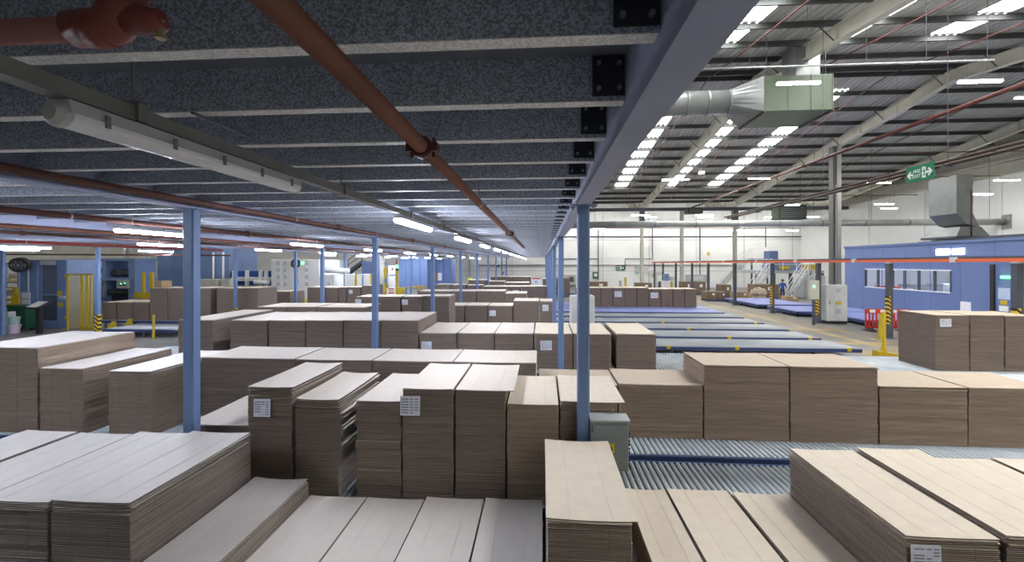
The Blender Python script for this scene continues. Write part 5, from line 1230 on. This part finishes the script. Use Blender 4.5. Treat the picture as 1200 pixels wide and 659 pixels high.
# blue and white printing line
YL = 28.4
t = thing('printing_line', 'blue and white printing line left of the white machine', 'machine', (X(292, YL), YL, 0))
MB().pix(271, 318, 317, 325, YL + .3, 1.2).build('blue_panel', WBLUE, t); MB().pix(271, 329.5, 317, 334.5, YL + .3, 1.2).build('blue_panel', WBLUE, t)
for (a, b) in [(325, 326.8), (327.6, 329.5)]: MB().pix(271, a, 317, b, YL, 1.4).build('white_beam', WHITE, t)
for px in (272, 287, 303, 309.5): MB().pix(px, 317, px + 1.6, 358, YL - .1, .3, z0=0).build('white_post', WHITE, t)
MB().pix(271, 334.5, 317, 345, YL + .4, 1, z0=0).build('base', LGREY, t)
xa_, za_ = at_y(299, 331, YL - .15); xb_ = at_y(317, 327.5, YL)[0]; MB().tube([(xa_, YL - .2, za_), (xb_, YL - .2, za_)], .15, 12).build('white_roller', WHITE, t, smooth=True)
# white machine
YQ = 28
t = thing('white_machine', 'large white panelled machine with vent squares at centre left', 'machine', (X(346, YQ), YQ, 0)); ztw = at_y(346, 304, YQ)[1]
for (a, b) in [(317.5, 330.5), (330.7, 344), (344.2, 359), (359.2, 374)]: MB().bbox(X(a, YQ) + .005, X(b, YQ) - .005, YQ, YQ + 3, 0, ztw, .03).build('housing_panel', WHITE, t)
MB().bbox(X(374.2, YQ), X(391, YQ), YQ, YQ + 1.5, 0, at_y(382, 322.5, YQ)[1], .03).build('low_housing', WHITE, t)
for px in (324, 332.3, 357.5, 376.5, 383.5):
    for py in (306.5, 314.5, 322.5, 331):
        if px > 374 and py < 325: continue
        MB().pix(px, py, px + 4, py + 4.5, YQ - .02, .02).build('vent', LGREY, t)
MB().pix(344.5, 329, 350, 333.5, YQ - .05, .05).build('display', SCRN, t)
for py in (316, 321, 325.2): MB().pix(346, py, 348.8, py + 2.8, YQ - .03, .03).build('dark_switch', DARK, t)
MB().pix(352, 307.5, 355.5, 310, YQ - .03, .03).build('green_light', GLED, t)
MB().pix(347.5, 348, 350.5, 349.5, YQ - .02, .02).build('dark_switch', DARK, t)
fanunit('black drum fan on the front of the white machine', 346.5, 309, .30, YQ - .55, (X(347, YQ), YQ - .04, at_y(346, 309, YQ)[1]))
for i, (px, pt) in enumerate([(341, 343), (345, 348), (353.5, 346)]):
    o = MB().pix(px, pt, px + 2.2, 354, 25.6, .15, z0=0).pix(px - .3, 351, px + 2.5, 354, 25.5, .35, z0=0).build('yellow_stop', YEL); tag(o, ['yellow stop before the white machine, left', 'yellow stop before the white machine, middle', 'yellow stop before the white machine, right'][i], 'stop', 'yellow stops')
t = thing('duct_machine', 'white pipework machine with a horizontal cylinder right of the white machine', 'machine', (X(394, 30), 30, 0))
MB().pix(374, 305, 396, 316, 31.3, 1.5, z0=0).build('body', LGREY, t); MB().pix(380, 305.5, 391, 309.5, 31.25, .05).build('grille', GREY, t)
xa_, za_ = at_y(380, 317, 27.25); xb_ = at_y(409, 317, 27.25)[0]; MB().tube([(xa_, 27.25, za_), (xb_, 27.25, za_)], .17, 14).build('cylinder', WHITE, t, smooth=True); MB().tube([(xb_ - .25, 27.25, 0), (xb_ - .25, 27.25, za_ - .1)], .06, 8).build('support', LGREY, t)
for i, px in enumerate((403.5, 416.5, 434.5)):
    x_ = X(px, 28.5); o = MB().box(x_ - .06, x_ + .08, 28.5, 28.6, 0, at_y(px, 321 + i % 2, 28.5)[1]).build('guard_post', YEL); tag(o, f'{ORD[i]} yellow guard post from the left, right of the white machine', 'post', 'yellow posts right of the white machine')
for i, (a, b) in enumerate([(404, 415), (419, 424), (426, 444)]):
    o = thing('white_fence_panel', f'{ORD[i]} white guard panel from left behind the second pipe-row column', 'panel', (X(a, 30.5), 30.5, 0)); MB().pix(a, 322, b, 340, 30.5, .08, z0=0).build('sheet', LGREY, o); MB().pix(a, 321, b, 322, 30.48, .12).build('top_rail', WHITE, o)
# dark stair and blue machine behind
t = thing('machine_stair', 'dark steel stair and landing in front of the blue wall at centre left', 'stairs', (X(412, 33), 33, 0))
a_ = at_y(408, 318, 33); b_ = at_y(424, 306.5, 33)
m = MB(); m.hexa([(a_[0], 33, a_[1] - .15), (b_[0], 33, b_[1] - .15), (b_[0], 33.8, b_[1] - .15), (a_[0], 33.8, a_[1] - .15), (a_[0], 33, a_[1] + .1), (b_[0], 33, b_[1] + .1), (b_[0], 33.8, b_[1] + .1), (a_[0], 33.8, a_[1] + .1)]); m.build('stringer', DARK, t)
m = MB(); railing(m, [(a_[0], 33, a_[1]), (b_[0], 33, b_[1])], .9); railing(m, [(b_[0], 33, b_[1]), (b_[0] + 1.6, 33, b_[1])], .7); m.build('handrail', DARK, t)
MB().box(b_[0], b_[0] + 1.6, 33, 34, 0, b_[1]).build('landing_block', OFFICEB, t); MB().box(a_[0] - .2, a_[0], 33, 33.8, 0, a_[1]).build('foot', DARK, t)
t = thing('feeder_machine', 'dark blue feeder machine left of the cream column at centre', 'machine', (X(434, 33.5), 34.2, 0)); MB().pix(427, 309, 445, 322, 34.2, 1.5, z0=0).build('body', OFFICEB, t)
for px in (431, 434.5, 438): MB().pix(px, 312, px + 1.6, 319, 34.15, .05).build('dark_slot', BLACK, t)
c = hall_column(X(447.5, 32), 32, 3.7, 'cream square column beside the yellow post at centre')
MB().pix(445.2, 304, 450, 343, 31.7, .02, z0=0).build('casing', CREAM, c)
t = thing('yellow_light_post', 'yellow sensor post with a blue sign beside the cream column', 'post', (X(451, 29.5), 29.5, 0)); MB().pix(450, 312.5, 452.2, 346, 29.5, .12, z0=0).build('shaft', YEL, t); MB().pix(449.2, 316, 453.2, 320.5, 29.4, .1).build('sensor_head', YEL, t); MB().pix(449.6, 327, 452.6, 331, 29.45, .05).build('blue_sign', BLUE, t)
t = thing('stacker_cabinet', 'white control cabinet left of the green beacon', 'cabinet', (X(458, 31), 31, 0)); MB().pix(455, 311.5, 463, 338, 31, .8, z0=0).build('body', WHITE, t); MB().pix(456, 322, 463, 323.5, 30.97, .03).build('stripe', BLUE, t); MB().pix(458.5, 314, 461, 317, 30.97, .03).build('sign', BROWNC, t)
t = thing('beacon_post', 'yellow post with a lit green and red beacon at centre', 'post', (X(465, 29.8), 29.8, 0)); MB().pix(463.6, 317, 466.2, 346, 29.8, .12, z0=0).build('shaft', YEL, t); MB().pix(463.9, 310.5, 465.9, 314.5, 29.78, .13).build('green_lamp', GLED, t); MB().pix(464, 304, 465.6, 310.5, 29.8, .1).build('red_lamp', REDB, t); MB().pix(463.7, 314.5, 466.5, 317.5, 29.78, .13).build('dark_box', BLACK, t)
t = thing('yellow_cabinet', 'low yellow cabinet beside the beacon post', 'cabinet', (X(468, 28.8), 28.8, 0)); MB().bbox(X(463.5, 28.8), X(471.2, 28.8), 28.8, 29.4, 0, at_y(468, 337.3, 28.8)[1], .03).build('body', YEL, t); MB().box(X(464.5, 28.8), X(470.2, 28.8), 28.785, 28.8, .15, at_y(468, 339, 28.8)[1]).build('door', YEL, t)
t = thing('warning_board', 'white warning board with red and yellow bars left of the yellow cabinet', 'notice', (X(458, 28.7), 28.7, 0)); MB().pix(453, 337.5, 463, 345.5, 28.7, .05, z0=0).build('board', WHITE, t)
for (a, b, ma) in [(337.8, 339.2, REDB), (340, 341.6, YEL), (342.8, 344.2, REDB)]: MB().pix(455, a, 461.5, b, 28.69, .01).build('colour_bar', ma, t)
t = thing('blue_wall_cabin', 'bright blue panelled cabin right of the beacon', 'cabin', (X(484, 37), 37, 0))
for k in range(4): a = 467 + k * 8.5; MB().bbox(X(a, 37) + .01, X(a + 8.5, 37) - .01, 37, 39, 0, 3.55, .02).build('wall_panel', BLUE, t)
for k in range(3): a = 502 + k * 9; MB().bbox(X(a, 38) + .01, X(a + 9, 38) - .01, 38, 40, 0, 3.5, .02).build('wall_panel', OFFICEB, t)
for i, (a, b) in enumerate([(509, 512.5), (513.2, 517.5)]):
    MB().pix(a, 320, b, 329, 37.97, .02).build('paper_notice', [TANC, PAPER][i], t)
t = thing('yellow_rail', 'yellow guard rail before the bright blue cabin', 'fence', (X(495, 31), 31, 0))
for px in (490, 494, 498.5): MB().pix(px, 335, px + 1.1, 346, 31, .08, z0=0).build('post', YEL, t)
MB().pix(482, 335, 500, 336.2, 30.98, .08).build('rail', YEL, t); MB().pix(490, 339, 499.5, 340, 30.98, .06).build('rail', YEL, t)
t = thing('work_table', 'pale table with a tan top before the bright blue cabin', 'table', (X(481, 31.5), 31.5, 0)); MB().pix(472, 337, 490, 338.2, 31.5, 1).build('table_top', TANC, t); MB().pix(477, 338.2, 489, 345, 31.6, .8, z0=0).build('base', LGREY, t)
t = thing('white_board', 'white board with a red heading on a stand before the far stacks', 'notice', (X(628, 31.5), 31.5, 0)); MB().pix(622.8, 325.5, 634, 334.8, 31.5, .06).build('board', WHITE, t); MB().pix(623.5, 326, 633.5, 327.3, 31.48, .02).build('red_heading', REDB, t); MB().pix(627, 329, 629.8, 332, 31.48, .02).build('grey_print', GREY, t); MB().pix(627.8, 334.8, 629, 360, 31.5, .06, z0=0).build('stand', DARK, t)
